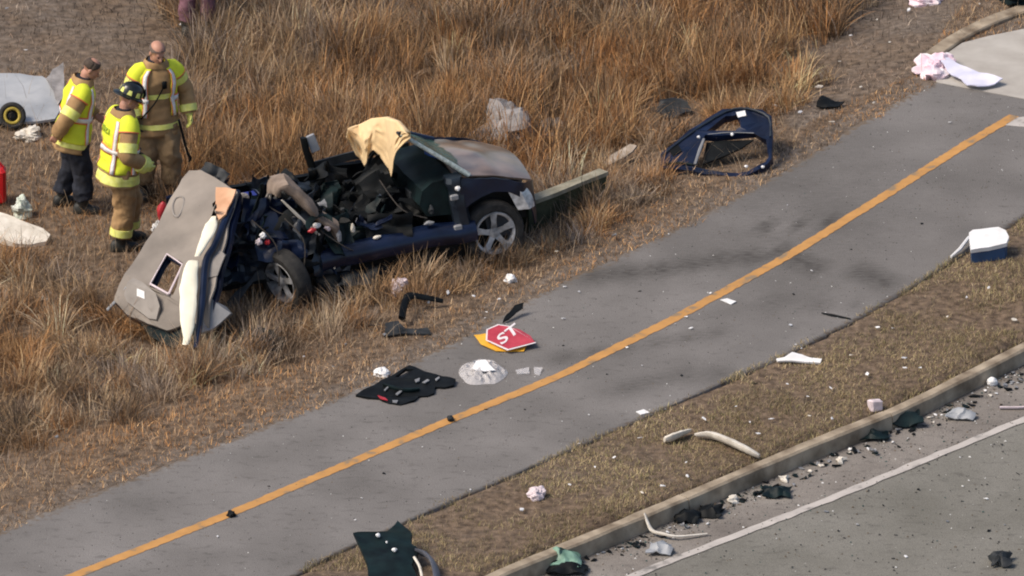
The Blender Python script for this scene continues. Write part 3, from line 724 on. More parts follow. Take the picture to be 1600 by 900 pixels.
# front wing with its wheel arch
def wing(yo, sgn):
    mb = MB()
    def arch(x): 
        d = x-WB-.02; return .345+math.sqrt(max(.47**2-d*d, 0)) if abs(d) < .47 else .30
    def top(x): return 1.03-.25*((x-1.9)/.95)**2.0
    def fn(u, v):
        x = 1.98+u*.88; zb = max(arch(x), .30); zt = top(x); z = zb+(zt-zb)*v
        bul = .055*math.sin(min(1, (z-.25)/.75)*math.pi*.62)
        fr = max(0, (u-.72)/.28)**2*.30
        n = .03*mnoise.noise(Vector((x*4, z*5, sgn)))
        return (x, yo-sgn*(bul-fr+n), z+.012*mnoise.noise(Vector((x*9, z*3, 5))))
    mb.grid(36, 14, fn, thick=.012 if sgn > 0 else -.012); return mb
cp('wing', wing(.03, 1), 'navy', 50); cp('wing', wing(1.58, -1), 'navy', 50)
mb = MB(); mb.box((WB-.02, .36, .62), (.86, .36, .42)); cp('wheel_housing', mb, 'black')
mb = MB(); mb.box((WB-.05, .82, .58), (.80, .66, .5), bev=.04); cp('engine', mb, 'black')
# bonnet: flat, slightly buckled, with the brown grass reflection painted into its colour
def hood(u, v):
    x = 1.98+u*.86-.14*abs(v-.45)**2*u*2; y = .06+v*1.46
    return (x, y, 1.045-.19*u**1.7+.045*math.sin(v*math.pi)-.01+.014*mnoise.noise(Vector((u*3.5, v*4, 2)))+.02*math.exp(-((u-.5)/.1)**2)*math.sin(v*5))
mb = MB().grid(26, 30, hood, thick=.02); cp('bonnet', mb, 'hood', 60)
# nose: bumper beam, grille, headlight
mb = MB(); rings = []
for i in range(19):
    v = i/18; y = .08+v*1.42; fx = WB+.40-.20*abs(v-.5)**2*4+.04*mnoise.noise(Vector((v*6, 2, 2)))
    rings.append([Vector((fx+dx, y, zz+.03*mnoise.noise(Vector((v*5, zz*3, 8))))) for dx, zz in ((-.25,.30),(-.02,.28),(.05,.42),(.04,.56),(-.06,.60),(-.28,.58))])
mb.loft(rings); cp('bumper', mb, 'navy_dust', 40)
mb = MB(); mb.grid(20, 5, lambda u, v: (WB+.36-.12*abs(u-.5)**2*4+.01*((int(v*5)) % 2), .3+u*.95, .60+v*.20), thick=.03); cp('grille', mb, 'black')
def lamp(y0, sg):
    mb = MB(); rings = []
    for i in range(9):
        t = i/8; zz = .56+t*.27; bulge = math.sin(t*math.pi)*.03
        cx = WB+.40-.10*t; rings.append([Vector((cx+dx+(bulge if dx > 0 else 0), y0+sg*dy, zz)) for dx, dy in ((-.12,-.045),(.0,-.085),(.075,-.02),(.09,.13),(-.08,.14))])
    mb.loft(rings); return mb
cp('headlight', lamp(.05, 1), 'lens', 50); cp('headlight', lamp(1.52, -1), 'lens', 50)
# bulkhead, dashboard, steering wheel
mb = MB(); mb.grid(12, 16, lambda u, v: (1.98+.03*mnoise.noise(Vector((u*4, v*4, 0))), .06+v*1.46, .36+u*.66), thick=.03); cp('bulkhead', mb, 'black')
mb = MB(); rings = []
for i in range(17):
    v = i/16; y = .10+v*1.36; k = .02*mnoise.noise(Vector((v*5, 1, 1)))
    rings.append([Vector((x, y, z+k)) for x, z in ((1.97,.62),(1.62,.66),(1.55,.80),(1.60,.95),(1.72,1.02),(1.97,1.03))])
mb.loft(rings); dash = cp('dashboard', mb, 'blackgreen', 40)
mb = MB(); mb.box((1.56, .55, .80), (.03, .22, .10), bev=.01); part('glovebox', mb, 'dark_grey', dash, False, False)
sw = MB(); c = Vector((1.32, 1.06, .99)); Rw = Matrix.Rotation(math.radians(-62), 3, 'Y')
sw.tube([c + Rw @ Vector((.185*math.cos(q), .185*math.sin(q), 0)) for q in [2*math.pi*k/24 for k in range(25)]], .016, 8)
for q in (0, 2.2, 4.1): sw.tube([c, c + Rw @ Vector((.18*math.cos(q), .18*math.sin(q), 0))], .014, 6)
sw.ell(c, (.055, .055, .03), rot=Rw); swo = cp('steering_wheel', sw, 'black', True)
part('column', MB().tube([c, c+Vector((.34, 0, -.18))], .035, 8), 'black', swo, True, False)
# A-pillars, header rail and what is left of the windscreen
mb = MB(); mb.tube([(2.12,.07,1.03),(1.78,.10,1.33),(1.46,.15,1.60)], [.030,.024,.020], 8, sub=4); cp('windscreen_pillar', mb, 'glass_edge', True)
mb = MB(); mb.tube([(2.12,1.48,1.03),(1.75,1.40,1.22),(1.50,1.30,1.38)], [.038,.034,.028], 8, sub=4); cp('windscreen_pillar', mb, 'navy', True)
mb = MB(); mb.tube([(1.46,.15,1.60),(1.47,.55,1.57),(1.49,.95,1.48),(1.50,1.30,1.38)], .03, 8, sub=4); cp('header_rail', mb, 'navy_dust', True)
def ws(u, v):
    a = Vector((2.10,.09,1.04)).lerp(Vector((1.47,.17,1.59)), v); b = Vector((2.10,1.46,1.04)).lerp(Vector((1.51,1.28,1.37)), v)
    p = a.lerp(b, u); return p + Vector((.05*math.sin(u*math.pi)+.03*mnoise.noise(p*5), 0, .03*mnoise.noise(p*6+Vector((4, 0, 0)))))
wsx = cp('windscreen', MB().grid(22, 16, ws, thick=.006), 'green_glass', 60)
mb = MB(); mb.grid(6, 5, lambda u, v: Vector(ws(.20+.20*u, .27+.24*v)) + Vector((-.05, 0, -.02)) + Vector((.01*mnoise.noise(Vector((u*4, v*4, 9))), 0, 0)), thick=.006); part('sticker', mb, 'bright_blue', wsx, False, False)
mb = MB(); mb.grid(22, 3, lambda u, v: Vector(ws(.02+.09*v+.02*math.sin(u*11), .02+u*.9)) + Vector((-.012, 0, .004)), thick=.004); part('crazed_strip', mb, 'glass_edge', wsx, False, False)
# near hinge pillar with torn metal
mb = MB(); rings = []
for i in range(14):
    t = i/13; z = .34+t*.72; k = .03*mnoise.noise(Vector((t*6, 7, 0)))
    rings.append([Vector((1.93+dx+k+.05*(1-t), .02+dy+k, z)) for dx, dy in ((-.07,.14),(-.075,.0),(-.03,-.055),(.06,-.06),(.10,.0),(.09,.14))])
mb.loft(rings); hp = cp('hinge_pillar', mb, 'navy_dust', 40)
for z in (.52, .86):
    mb = MB(); mb.box((1.90, -.05, z), (.09, .05, .06), bev=.01); part('hinge', mb, 'grey', hp, False, False)
# far doors and far sill: dark, closed
def fardoor(x0, x1, k):
    mb = MB(); mb.grid(10, 8, lambda u, v: (x0+(x1-x0)*u, 1.50+.05*math.sin(v*2.6)-.03*mnoise.noise(Vector((u*3, v*3, k))), .36+(.62-.05*u)*v), thick=-.06); return mb
d1 = cp('far_door', fardoor(.86, 1.96, 1), 'black', 40); d2 = cp('far_door', fardoor(-.25, .80, 5), 'black', 40)
mb = MB(); mb.tube([(.78,1.52,.95),(.72,1.47,1.20),(.70,1.44,1.36)], [.05,.045,.04], 6, flat=.6); fp = cp('centre_pillar', mb, 'black', True)
mb = MB(); mb.box((.80, 1.46, 1.27), (.10, .035, .20), Matrix.Rotation(-.25, 3, 'Y'), bev=.008); part('mirror_glass', mb, 'bluegrey', fp, False, False)
mb = MB(); mb.grid(9, 4, lambda u, v: (.80+1.05*u, 1.48, .96+.09*v+.03*math.sin(u*3)), thick=.03); part('door_rail', mb, 'dark_grey', d1, 50, False)
# seats
def seat(name, path, hw, m, parent=None, th=.075):
    mb = MB(); rings = []
    P = [Vector(p) for p in path]
    for i, p in enumerate(P):
        d = (P[min(i+1, len(P)-1)]-P[max(i-1, 0)]).normalized(); s = Vector((0, 1, 0)); n = d.cross(s).normalized()
        t = i/(len(P)-1); w_ = hw[i] if hasattr(hw, '__len__') else hw
        tt = th*(.75+.35*math.sin(t*math.pi)); rings.append([p+s*w_*math.copysign(abs(math.cos(q))**.6, math.cos(q))+n*tt*math.copysign(abs(math.sin(q))**.7, math.sin(q)) for q in [2*math.pi*k/14 for k in range(14)]])
    mb.loft(rings); subdiv_noise(mb, 1, .045, 6, len(path)); return cp(name, mb, m, 50, parent)
s1 = seat('seat', [(.02,.16,1.22),(.06,.16,1.34),(.14,.16,1.35),(.22,.16,1.26),(.32,.16,1.08),(.42,.16,.92),(.50,.16,.86),(.58,.16,.80),(.60,.16,.68)], [.15,.20,.23,.25,.25,.23,.24,.24,.20], 'seat', th=.05)
mb = MB().tube([(.05,.0,1.20),(.16,-.02,1.05),(.30,-.02,.86),(.40,-.02,.74)], [.012,.022,.025,.018], 7, flat=.5, sub=3); part('seat_edge_trim', mb, 'offwhite', s1, True, False)
mb = MB(); mb.tube([(-.06,.30,.98),(.0,.28,1.18),(.05,.28,1.24)], .014, 6); mb.tube([(-.12,.36,.96),(-.03,.33,1.16),(.02,.33,1.24)], .012, 6); part('seat_frame', mb, 'trim_grey', s1, True, False)
seat('seat', [(.55,1.10,.52),(.75,1.10,.56),(1.0,1.10,.53),(1.05,1.10,.47)], .24, 'black', th=.08)
b2 = seat('seat', [(.62,1.10,.55),(.50,1.10,.85),(.40,1.10,1.05),(.37,1.10,1.12)], [.22,.23,.18,.12], 'black', th=.07)
seat('seat', [(.80,.42,.50),(.95,.42,.57),(1.20,.42,.55),(1.28,.42,.47)], [.2,.23,.24,.2], 'blackgreen', th=.09)
seat('console', [(.72,.72,.66),(.85,.72,.72),(1.0,.72,.70),(1.08,.72,.60)], [.08,.1,.1,.07], 'dark_grey', th=.05)
# crushed rear: buckled panels in and around the rear wheel
def scrap(c, sx, sy, e, m, name, seed, amp=.10, thick=.012, n=14, parent=None):
    R = Matrix.Rotation(e[2], 3, 'Z') @ Matrix.Rotation(e[1], 3, 'Y') @ Matrix.Rotation(e[0], 3, 'X'); c = Vector(c)
    def fn(u, v):
        p = Vector(((u-.5)*sx, (v-.5)*sy, 0)); o = Vector((seed*5.1, seed*2.3, 0))
        q = p + mnoise.noise_vector(p*3.3+o)*amp*.6 + mnoise.noise_vector(p*9+o)*amp*.22
        q.z += amp*abs(mnoise.noise(p*4.5+o*1.7))*1.4
        return c + R @ q
    return cp(name, MB().grid(n, n, fn, thick=thick), m, 25, parent)
scrap((-.50,.12,.70), .62, .62, (1.45, .1, .15), 'navy_dust', 'rear_quarter_panel', 1, .16)
scrap((.26,.10,.76), .5, .40, (1.5, -.3, .1), 'navy_dust', 'rear_door_skin', 2, .16)
scrap((-.08,.22,.95), .62, .45, (1.1, .2, .3), 'navy', 'rear_quarter_panel', 3, .14)
scrap((-.62,.35,.72), .5, .7, (1.2, .4, 1.2), 'navy', 'rear_panel', 4, .18)
scrap((.52,.02,.44), .42, .34, (1.35, .15, 0), 'navy_dust', 'sill_skin', 5, .12)
scrap((-.25,.75,.80), .9, .8, (.2, .1, 0), 'black', 'load_floor', 6, .14)
scrap((-.55,1.30,.82), .7, .55, (1.3, 0, .1), 'navy', 'far_quarter_panel', 7, .12)
scrap((-.45,1.25,1.12), .45, .34, (.6, -.6, .5), 'dark_grey', 'parcel_shelf', 8, .10)
scrap((-.18,.95,1.02), .5, .14, (.1, .1, .2), 'blue_trim', 'blue_strip', 9, .03, n=8)
scrap((1.3,-.02,.16), .9, .26, (1.1, .05, 0), 'black', 'undertray', 31, .08)
scrap((.72,-.06,.20), .48, .24, (.5, .1, -.1), 'dark_grey', 'undertray', 10, .07)
scrap((.42,-.08,.20), .3, .25, (.9, .1, .2), 'black', 'undertray', 11, .08)
scrap((-.34,.14,.74), .45, .4, (1.3, .3, -.2), 'navy_dust', 'rear_quarter_panel', 21, .2)
scrap((.30,.30,.62), .6, .5, (1.2, -.2, .3), 'black', 'inner_panel', 22, .2)
scrap((1.15,.50,.66), .8, .5, (.3, .1, .2), 'black', 'torn_carpet', 26, .2)
scrap((.9,.85,.72), .6, .4, (.9, .3, .4), 'blackgreen', 'torn_carpet', 27, .2)
scrap((.75,1.0,.92), .5, .45, (1.2, .3, .3), 'black', 'torn_lining', 41, .2)
scrap((1.15,.8,.86), .6, .4, (1.0, -.3, -.2), 'black', 'torn_lining', 42, .2)
scrap((.20,.85,.98), .6, .4, (1.1, .2, .1), 'navy_dust', 'torn_lining', 43, .2)
scrap((-.05,-.03,.66), .5, .2, (1.3, .1, -.1), 'navy', 'wheel_arch_edge', 44, .12)
scrap((.62,.08,.66), .34, .4, (1.2, .2, .4), 'blackgreen', 'inner_panel', 12, .1)
scrap((1.20,.08,.60), .5, .34, (1.2, .1, -.2), 'black', 'inner_panel', 13, .08)
def lump(c, r, *a, k=.45):
    seed = a[-1]
    mb = MB().ell(c, r, 10, 7); c = Vector(c)
    for i, p in enumerate(mb.v): mb.v[i] = c+(p-c)*(1+k*mnoise.noise((p-c)*(1.6/max(r))+Vector((seed*3.1, seed, 0))))
    return mb
for i, (c, r, m, nm) in enumerate([((.38,-.05,.86),(.045,.03,.03),'white','airbag_scrap'), ((.50,-.06,.83),(.05,.03,.045),'pinkwhite','airbag_scrap'), ((.32,-.06,.82),(.05,.025,.025),'tail_red','broken_tail_lamp'),
        ((.60,-.07,.70),(.03,.02,.07),'grey','torn_trim'), ((-.22,-.08,.88),(.035,.03,.035),'white','airbag_scrap'), ((-.27,-.08,.82),(.035,.03,.035),'pinkwhite','airbag_scrap'), ((-.18,-.08,.80),(.03,.03,.03),'tail_red','broken_tail_lamp'),
        ((.30,.0,.42),(.08,.03,.06),'dark_grey','torn_trim'), ((1.02,.0,.58),(.045,.025,.02),'offwhite','torn_trim'), ((1.60,.0,.62),(.06,.03,.02),'grey','torn_trim'), ((1.66,.05,.74),(.03,.03,.05),'dark_grey','torn_trim'),
        ((-.24,.60,1.10),(.09,.06,.06),'trim_grey','headrest_stub'), ((.78,.02,.72),(.025,.02,.05),'offwhite','torn_trim'), ((1.30,.9,1.02),(.02,.02,.035),'pinkwhite','torn_trim'), ((1.95,-.05,.95),(.03,.03,.03),'white','hinge_bolt')]):
    cp(nm, lump(c, r, m, nm, i+3), m)
RW = random.Random(5)
for i in range(110):                                       # torn strips and bent brackets through the crushed rear and the cabin
    zone_ = i % 3
    if zone_ < 2: a = Vector((RW.uniform(-.75,.65), RW.uniform(-.08,.9), RW.uniform(.40,1.15))); L_ = RW.uniform(.18,.5)
    else: a = Vector((RW.uniform(.6,1.8), RW.uniform(.1,1.2), RW.uniform(.45,.85))); L_ = RW.uniform(.15,.4)
    q = Vector((RW.uniform(-1,1), RW.uniform(-.4,.4), RW.uniform(-1,.9))).normalized(); s_ = q.orthogonal().normalized(); hw = RW.uniform(.012,.06); be = Vector((RW.uniform(-1,1), RW.uniform(-1,.2), RW.uniform(-1,1)))*L_*.35
    mb = MB(); mb.grid(8, 2, lambda u, v: a+q*L_*(u-.5)+be*(4*(u-.5)**2)+s_*hw*(2*v-1)*(1+.5*math.sin(u*9+i))+mnoise.noise_vector(Vector((u*4, v*2, i*1.7)))*.03, thick=.008)
    cp('torn_metal_strip', mb, RW.choices(('black','navy_dust','dark_grey','navy','blackgreen','grey'), (8,4,2,4,4,.5))[0], 30)
for i, (a, b, cc) in enumerate([((-.3,.0,1.05),(-.1,-.12,.75),(-.12,-.1,.30)), ((.05,-.02,1.0),(.2,-.15,.72),(.08,-.16,.2)), ((.4,.0,.8),(.62,-.1,.6),(.8,-.02,.45)), ((1.2,.3,1.1),(1.35,.1,.8),(1.6,.05,.66)), ((-.1,.3,1.15),(.05,.2,1.0),(.25,.1,.95))]):
    cp('loose_cable', MB().tube([a, b, cc], .007, 5, sub=6), 'wire', True)

# the folded-back roof: its tan lining faces the camera
A_, B_, C_ = U(295, 262, 1.0), U(372, 297, 1.0), U(163, 463, .05)
nR = (B_-A_).cross(C_-A_).normalized(); nR = nR if nR.y < 0 else -nR
RP = lambda px, py, lift=0: Upl(px, py, A_, nR) + nR*lift - nR*.0045*max(0, py-(442+(px-180)*.24))
def roof_plate(out, holes, lift, th, cuts=3, amp=.02, seed=1):
    mb = MB().plate([RP(x, y, lift) for x, y in out], [[RP(x, y, lift) for x, y in h] for h in holes], off=-nR*th)
    return wmb(subdiv_noise(mb, cuts, amp*1.6, 2.6, seed))
hole = [(261,397),(286,414),(264,460),(235,444)]
outl = [(297,263),(318,264),(342,282),(370,297),(362,330),(352,372),(340,420),(330,470),(318,500),(285,492),(250,498),(222,492),(190,476),(170,462),(195,430),(222,392),(246,352),(264,312),(284,276)]
roof = cp('roof', roof_plate([(px+(-3 if px < 230 else 3), py-3) for px, py in outl], [hole], -.06, .05, amp=.03), 'navy', 40)
part('headliner', roof_plate(outl, [[(x+(x-261)*.06, y+(y-428)*.06) for x, y in hole]], .0, .025, amp=.03), 'headliner', roof, 40, False)
sb = MB()
for i in range(4):
    p, q = hole[i], hole[(i+1) % 4]; sb.tube([RP(*p, .004), RP(*q, .004)], .008 if i in (0, 3) else .013, 6)
part('sunroof_frame', wmb(sb), 'pinkwhite', roof, True, False)
gh = [(273,338),(271,325),(276,312),(286,310),(289,318),(285,332),(279,341),(273,338)]
part('grab_handle', wmb(MB().tube([RP(x, y, .022) for x, y in gh], .011, 6, sub=3)), 'trim_grey', roof, True, False)
vis = [(212,440),(226,446),(246,462),(248,476),(238,490),(226,488),(196,468),(193,460),(203,446)]
vz = part('sun_visor', wmb(MB().plate([RP(x, y, .06) for x, y in vis], off=-nR*.03)), 'trim_grey', roof, False, False)
cp('visor_label', wmb(MB().plate([RP(x, y, .064) for x, y in ((217,455),(228,459),(226,467),(214,463))], off=-nR*.003)), 'white', parent=roof)
cp('roof_edge_strip', wmb(MB().tube([RP(196,446,-.03), RP(178,458,-.02), RP(158,470,.0)], .018, 6, sub=3)), 'bluegrey', True, roof)
cp('rear_window_glass', wmb(subdiv_noise(MB().plate([RP(x, y, -.06) for x, y in ((196,470),(250,498),(300,490),(310,505),(250,514),(215,498))], off=-nR*.015), 1, .01)), 'blackgreen', parent=roof)
# lighter side rail with the hung-out curtain airbag
mb = MB().tube([U(372,300,.95), U(352,345,.80), U(335,385,.66), U(322,410,.55), U(316,470,.32), U(306,545,.02)], [.035,.04,.04,.045,.045,.03], 8, sub=4); rail = cp('roof_rail', wmb(mb), 'navy', True)
def bag(pts, wd, th):
    mb = MB(); rings = []
    for (px, py, z), w_ in zip(pts, wd):
        p = U(px, py, z); a = Vector((1, .25, 0)).normalized(); b = Vector((.25, -1, .2)).normalized()
        rings.append([p + a*w_*math.cos(q) + b*th*(w_/max(wd))*math.sin(q) for q in [2*math.pi*k/12 for k in range(12)]])
    mb.loft(rings); subdiv_noise(mb, 2, .014, 9, 3)
    return wmb(mb)
part('curtain_airbag', bag([(301,408,.57),(298,418,.54),(295,450,.42),(294,490,.28),(293,520,.16),(290,538,.08)], [.05,.075,.095,.085,.06,.03], .06), 'airbag', rail, True, False)
part('curtain_airbag', bag([(334,338,.84),(330,350,.80),(324,368,.74),(316,384,.68),(308,400,.61)], [.03,.065,.07,.05,.03], .05), 'airbag', rail, True, False)
mb = MB().plate([RP(x, y, .07) for x, y in ((342,299),(358,298),(372,303),(366,322),(358,342),(346,350),(341,330))], off=-nR*.02); cp('pillar_trim', wmb(subdiv_noise(mb, 2, .02, 5)), 'orange_tan', 40)
mb = MB().plate([U(344,390,.62), U(352,398,.60), U(340,430,.47), U(322,435,.44), U(318,415,.52)], off=(.01, .03, -.01)); cp('pillar_trim', wmb(subdiv_noise(mb, 1, .02, 4)), 'trim_grey', 40)
mb = MB().plate([U(328,466,.30), U(352,478,.22), U(362,488,.20), U(334,512,.08), U(312,522,.05), U(310,500,.14)], off=(.02, .05, -.03)); cp('rear_side_window', wmb(subdiv_noise(mb, 2, .02, 3)), 'grey', 40)
for i, (px, py, sx, m) in enumerate([(300,552,.12,'black'), (330,540,.14,'black'), (350,515,.12,'navy'), (318,530,.1,'navy_dust')]):
    p = CI @ (G(px, py)+Vector((0, 0, .06))); scrap(p, sx*2, sx*2, (1.0+i*.3, .4, i), m, 'crushed_pillar_end', 30+i, .08, n=8)
p = CI @ (G(328, 546)+Vector((0, 0, .07))); cp('indicator_lens', lump(p, (.03,.03,.05), 'amber', 'l', 4), 'amber')
p = CI @ (G(304, 536)+Vector((0, 0, .1))); cp('indicator_lens', lump(p, (.02,.02,.025), 'amber', 'l', 5), 'offwhite')

# ------------------------------------------------------------------ cloth hung over the windscreen header
def cloth():
    mb = MB(); za = (CM @ Vector((1.46,.15,1.60))).z+.06; zb = (CM @ Vector((1.50,1.30,1.38))).z+.08
    K = [U(634,206,za), U(618,188,za+.03), U(600,181,.6*za+.4*zb+.04), U(580,184,.4*za+.6*zb+.02), U(560,193,zb+.02), U(543,200,zb)]
    HU = [0,.12,.25,.36,.48,.56,.66,.78,.9,1]; HL = [.03,.22,.42,.64,.46,.33,.38,.44,.30,.06]
    def fn(u, v):
        t = u*5; i = min(int(t), 4); p = K[i].lerp(K[i+1], t-i)
        s = (v-.25)/.75
        if s < 0: return p + Vector((.05, .28*-s*1.0, .40*s))
        hang = float(np.interp(u, HU, HL)); f = math.sin(min(1, s*1.8)*math.pi/2)
        wv = .075*(1-2*abs(math.sin(u*7.5+.5+.5*s)))*min(1, s*2.2) + .03*(1-abs(mnoise.noise(Vector((u*9, s*4, 3))))*2)*min(1, s*3)
        return p + Vector((.02*f+.03*math.sin(u*15+2)*s, -.13*f-wv, -hang*s+.03*math.sin(s*math.pi)))
    mb.grid(72, 34, fn, thick=.006); return mb
thing('cloth', cloth(), 'cream', 'cream cloth draped over the windscreen rail of the wrecked car', 'cloth', smooth='all')

# ================================================================== PEOPLE
def remesh(mb, voxel=.009, smooth=6):
    """one continuous skin over overlapping shapes"""
    me = bpy.data.meshes.new('tmp'); me.from_pydata([tuple(p) for p in mb.v], [], mb.f)
    o = bpy.data.objects.new('tmp', me); COL.objects.link(o)
    r = o.modifiers.new('r', 'REMESH'); r.mode = 'VOXEL'; r.voxel_size = voxel
    k = o.modifiers.new('s', 'SMOOTH'); k.iterations = smooth; k.factor = .5
    dg = bpy.context.evaluated_depsgraph_get(); ev = o.evaluated_get(dg); m2 = ev.to_mesh()
    out = MB(); out.v = [v.co.copy() for v in m2.vertices]; out.f = [tuple(p.vertices) for p in m2.polygons]; out.m = [0]*len(out.f)
    ev.to_mesh_clear(); bpy.data.objects.remove(o); bpy.data.meshes.remove(me); return out
def cap(mb, a, b, ra, rb, n=10):
    a, b = Vector(a), Vector(b); d = (b-a).normalized()
    pts = [a-d*ra*.85, a-d*ra*.5, a, b, b+d*rb*.5, b+d*rb*.85]; rad = [ra*.4, ra*.82, ra, rb, rb*.82, rb*.4]
    mb.tube(pts, rad, n)
def hand(mb, wrist, elbow, side, inward, grow=1.0, curl=.5):
    """palm, four unequal curled fingers and a thumb leaving the side of the palm"""
    w_ = Vector(wrist); d = (w_-Vector(elbow)).normalized(); inw = Vector(inward); inw = (inw-d*inw.dot(d)).normalized(); s = d.cross(inw).normalized()*side
    g = grow
    for k in (-1.5, -.5, .5, 1.5): cap(mb, w_+s*k*.010, w_+d*.085+s*k*.020, .017*g, .015*g, 8)
    for k, L in zip((-1.5, -.5, .5, 1.5), (.058, .075, .080, .070)):
        b0 = w_+d*.085+s*k*.021; b1 = b0+(d*math.cos(curl)+inw*math.sin(curl)).normalized()*L*.55; b2 = b1+(d*math.cos(curl*2)+inw*math.sin(curl*2)).normalized()*L*.5
        cap(mb, b0, b1, .0105*g, .0098*g, 8); cap(mb, b1, b2, .0098*g, .008*g, 8)
    t0 = w_+d*.025+s*.030; t1 = t0+(d*.6+s*.75+inw*.25).normalized()*.045; t2 = t1+(d*.95+inw*.45).normalized()*.035
    cap(mb, t0, t1, .014*g, .0115*g, 8); cap(mb, t1, t2, .0115*g, .009*g, 8)

def person(px, py, face, label, spec):
    """spec: lean, arms {side: (elbow, wrist)}, legs, top, pants ... ; own frame: +Y forward, +X right, z up"""
    p = G(px, py); f = Vector((face[0], face[1], 0)).normalized(); yaw = math.atan2(-f.x, f.y)
    S = spec.get('scale', 1.0)
    root = empty('person', label, 'person', Matrix.Translation(p) @ Matrix.Rotation(yaw, 4, 'Z') @ Matrix.Scale(S, 4))
    PP = lambda n, mb, m, par=None, sm=50: part(n, mb, m, par or root, sm, False)
    lean = spec.get('lean', .1); nod = spec.get('nod', .4); turn = spec.get('turn', 0)
    Rl = Matrix.Rotation(-lean, 3, 'X'); piv = Vector((0, 0, .95))
    LN = lambda v: piv + Rl @ (Vector(v)-piv)
    sh = {s: LN((s*.185, 0, 1.43)) for s in (-1, 1)}
    el = {s: Vector(spec['arms'][s][0]) for s in (-1, 1)}; wr = {s: Vector(spec['arms'][s][1]) for s in (-1, 1)}
    hip = {s: Vector((s*.09, 0, .92)) for s in (-1, 1)}
    kn = {s: Vector(spec['legs'][s][0]) for s in (-1, 1)}; an = {s: Vector(spec['legs'][s][1]) for s in (-1, 1)}; td = {s: Vector(spec['legs'][s][2]).normalized() for s in (-1, 1)}
    neck = LN((0, .0, 1.50)); hc = LN((0, .03, 1.66)) + Vector((0, .05*nod, -.02*nod))
    Rh = Matrix.Rotation(turn, 3, 'Z') @ Matrix.Rotation(-nod, 3, 'X')
    H = lambda v: hc + Rh @ Vector(v)
    # body: one continuous skin, head to feet
    b = MB()
    cap(b, (0, 0, .95), LN((0, 0, 1.15)), .125, .125, 14); cap(b, LN((0, 0, 1.15)), LN((0, 0, 1.36)), .125, .13, 14)
    cap(b, LN((-.14, 0, 1.43)), LN((.14, 0, 1.43)), .065, .065); cap(b, neck-Vector((0, 0, .06)), H((0, -.02, -.06)), .062, .058, 12)
    b.ell(H((0, -.012, .045)), (.078, .097, .085), 16, 12, rot=Rh); b.ell(H((0, .02, -.02)), (.066, .078, .085), 16, 12, rot=Rh)
    b.ell(H((0, .045, -.075)), (.045, .045, .04), 12, 8, rot=Rh)
    cap(b, H((0, .088, .02)), H((0, .112, -.022)), .011, .016, 8); cap(b, H((-.03, .082, .032)), H((.03, .082, .032)), .013, .013, 8)
    cap(b, H((-.018, .088, -.058)), H((.018, .088, -.058)), .011, .011, 8)
    for s in (-1, 1): b.ell(H((s*.078, -.008, .0)), (.012, .022, .034), 8, 8, rot=Rh)
    for s in (-1, 1):
        cap(b, sh[s], el[s], .05, .04); cap(b, el[s], wr[s], .04, .027)
        if not spec.get('gloves', {}).get(s): hand(b, wr[s], el[s], s, spec['inward'][s])
        cap(b, hip[s], kn[s], .078, .055); cap(b, kn[s], an[s]+Vector((0, 0, .06)), .055, .038); cap(b, an[s]+Vector((0, 0, .02)), an[s]+td[s]*.10+Vector((0, 0, -.045)), .030, .022)
    PP('body', remesh(b, .0085, 4), 'skin', sm='all')
    for s in (-1, 1):
        e = MB().ell(H((s*.030, .089, .012)), (.011, .007, .006), 8, 6, rot=Rh); PP('eye', e, 'helmet')
    # hair
    hr = spec.get('hair')
    if hr:
        mb = MB(); hm, hl = hr
        def hf(u, v):
            q = u*2*math.pi; lim = math.radians(-8 if abs(math.cos(q)) < .9 else -8) ; frontness = max(0, math.sin(q))
            low = math.radians(-18)+frontness**1.5*math.radians(62 if hl != 'crown' else 62); hi_ = math.radians({'full': 88, 'fringe': 26, 'thin': 52}[hl])
            if hl == 'fringe': low = math.radians(-18)+frontness*math.radians(44)
            t = low+(max(hi_, low+.01)-low)*v; k = 1.035+.015*mnoise.noise(Vector((math.cos(q)*6, math.sin(q)*6, v*8)))
            return H((.080*k*math.cos(t)*math.cos(q), -.012+.099*k*math.cos(t)*math.sin(q), .042+.088*k*math.sin(t)))
        mb.grid(28, 10, hf, thick=.010); PP('hair', mb, hm, sm='all')
    # trousers: baggy tubes meeting at a seat
    t = MB()
    for s in (-1, 1):
        r = spec.get('baggy', 1.0); a0 = an[s]+Vector((0, 0, .07))
        t.tube([hip[s]+Vector((0, 0, .04)), hip[s].lerp(kn[s], .5), kn[s], kn[s].lerp(a0, .5), a0], [.135*r, .122*r, .105*r, .098*r, .096*r], 16, sub=4)
    t.ell((0, -.015, .93), (.205, .16, .14), 16, 10)
    t = remesh(t, .014, 3)
    for i, v in enumerate(t.v): t.v[i] = v + (mnoise.noise_vector(Vector((v.x*7, v.y*7, v.z*11))+Vector((px, 0, 0)))*.020+mnoise.noise_vector(v*26)*.007)
    tr = PP('trousers', t, spec['pants'], sm='all')
    if spec.get('cuff'):
        for s in (-1, 1):
            a0 = an[s]+Vector((0, 0, .09)); d = (kn[s]-a0).normalized(); PP('reflective_cuff', MB().tube([a0, a0+d*.075], .105*spec.get('baggy', 1), 18), spec['cuff'], tr)
    for s in (-1, 1):
        bo = MB(); a = Vector(an[s]); sd = td[s].cross(Vector((0, 0, 1)))
        rings = []
        for k, hw, hh in ((-.11,.030,.07),(-.09,.050,.11),(-.03,.055,.13),(.04,.055,.115),(.10,.058,.09),(.16,.052,.075),(.20,.028,.05)):
            c = Vector((a.x, a.y, 0)) + td[s]*k; z0 = a.z-.09+.004
            rings.append([c+sd*x_*hw+Vector((0, 0, z0+z_*hh)) for x_, z_ in ((-.85,0),(.85,0),(1,.3),(.8,.8),(.35,1),(-.35,1),(-.8,.8),(-1,.3))])
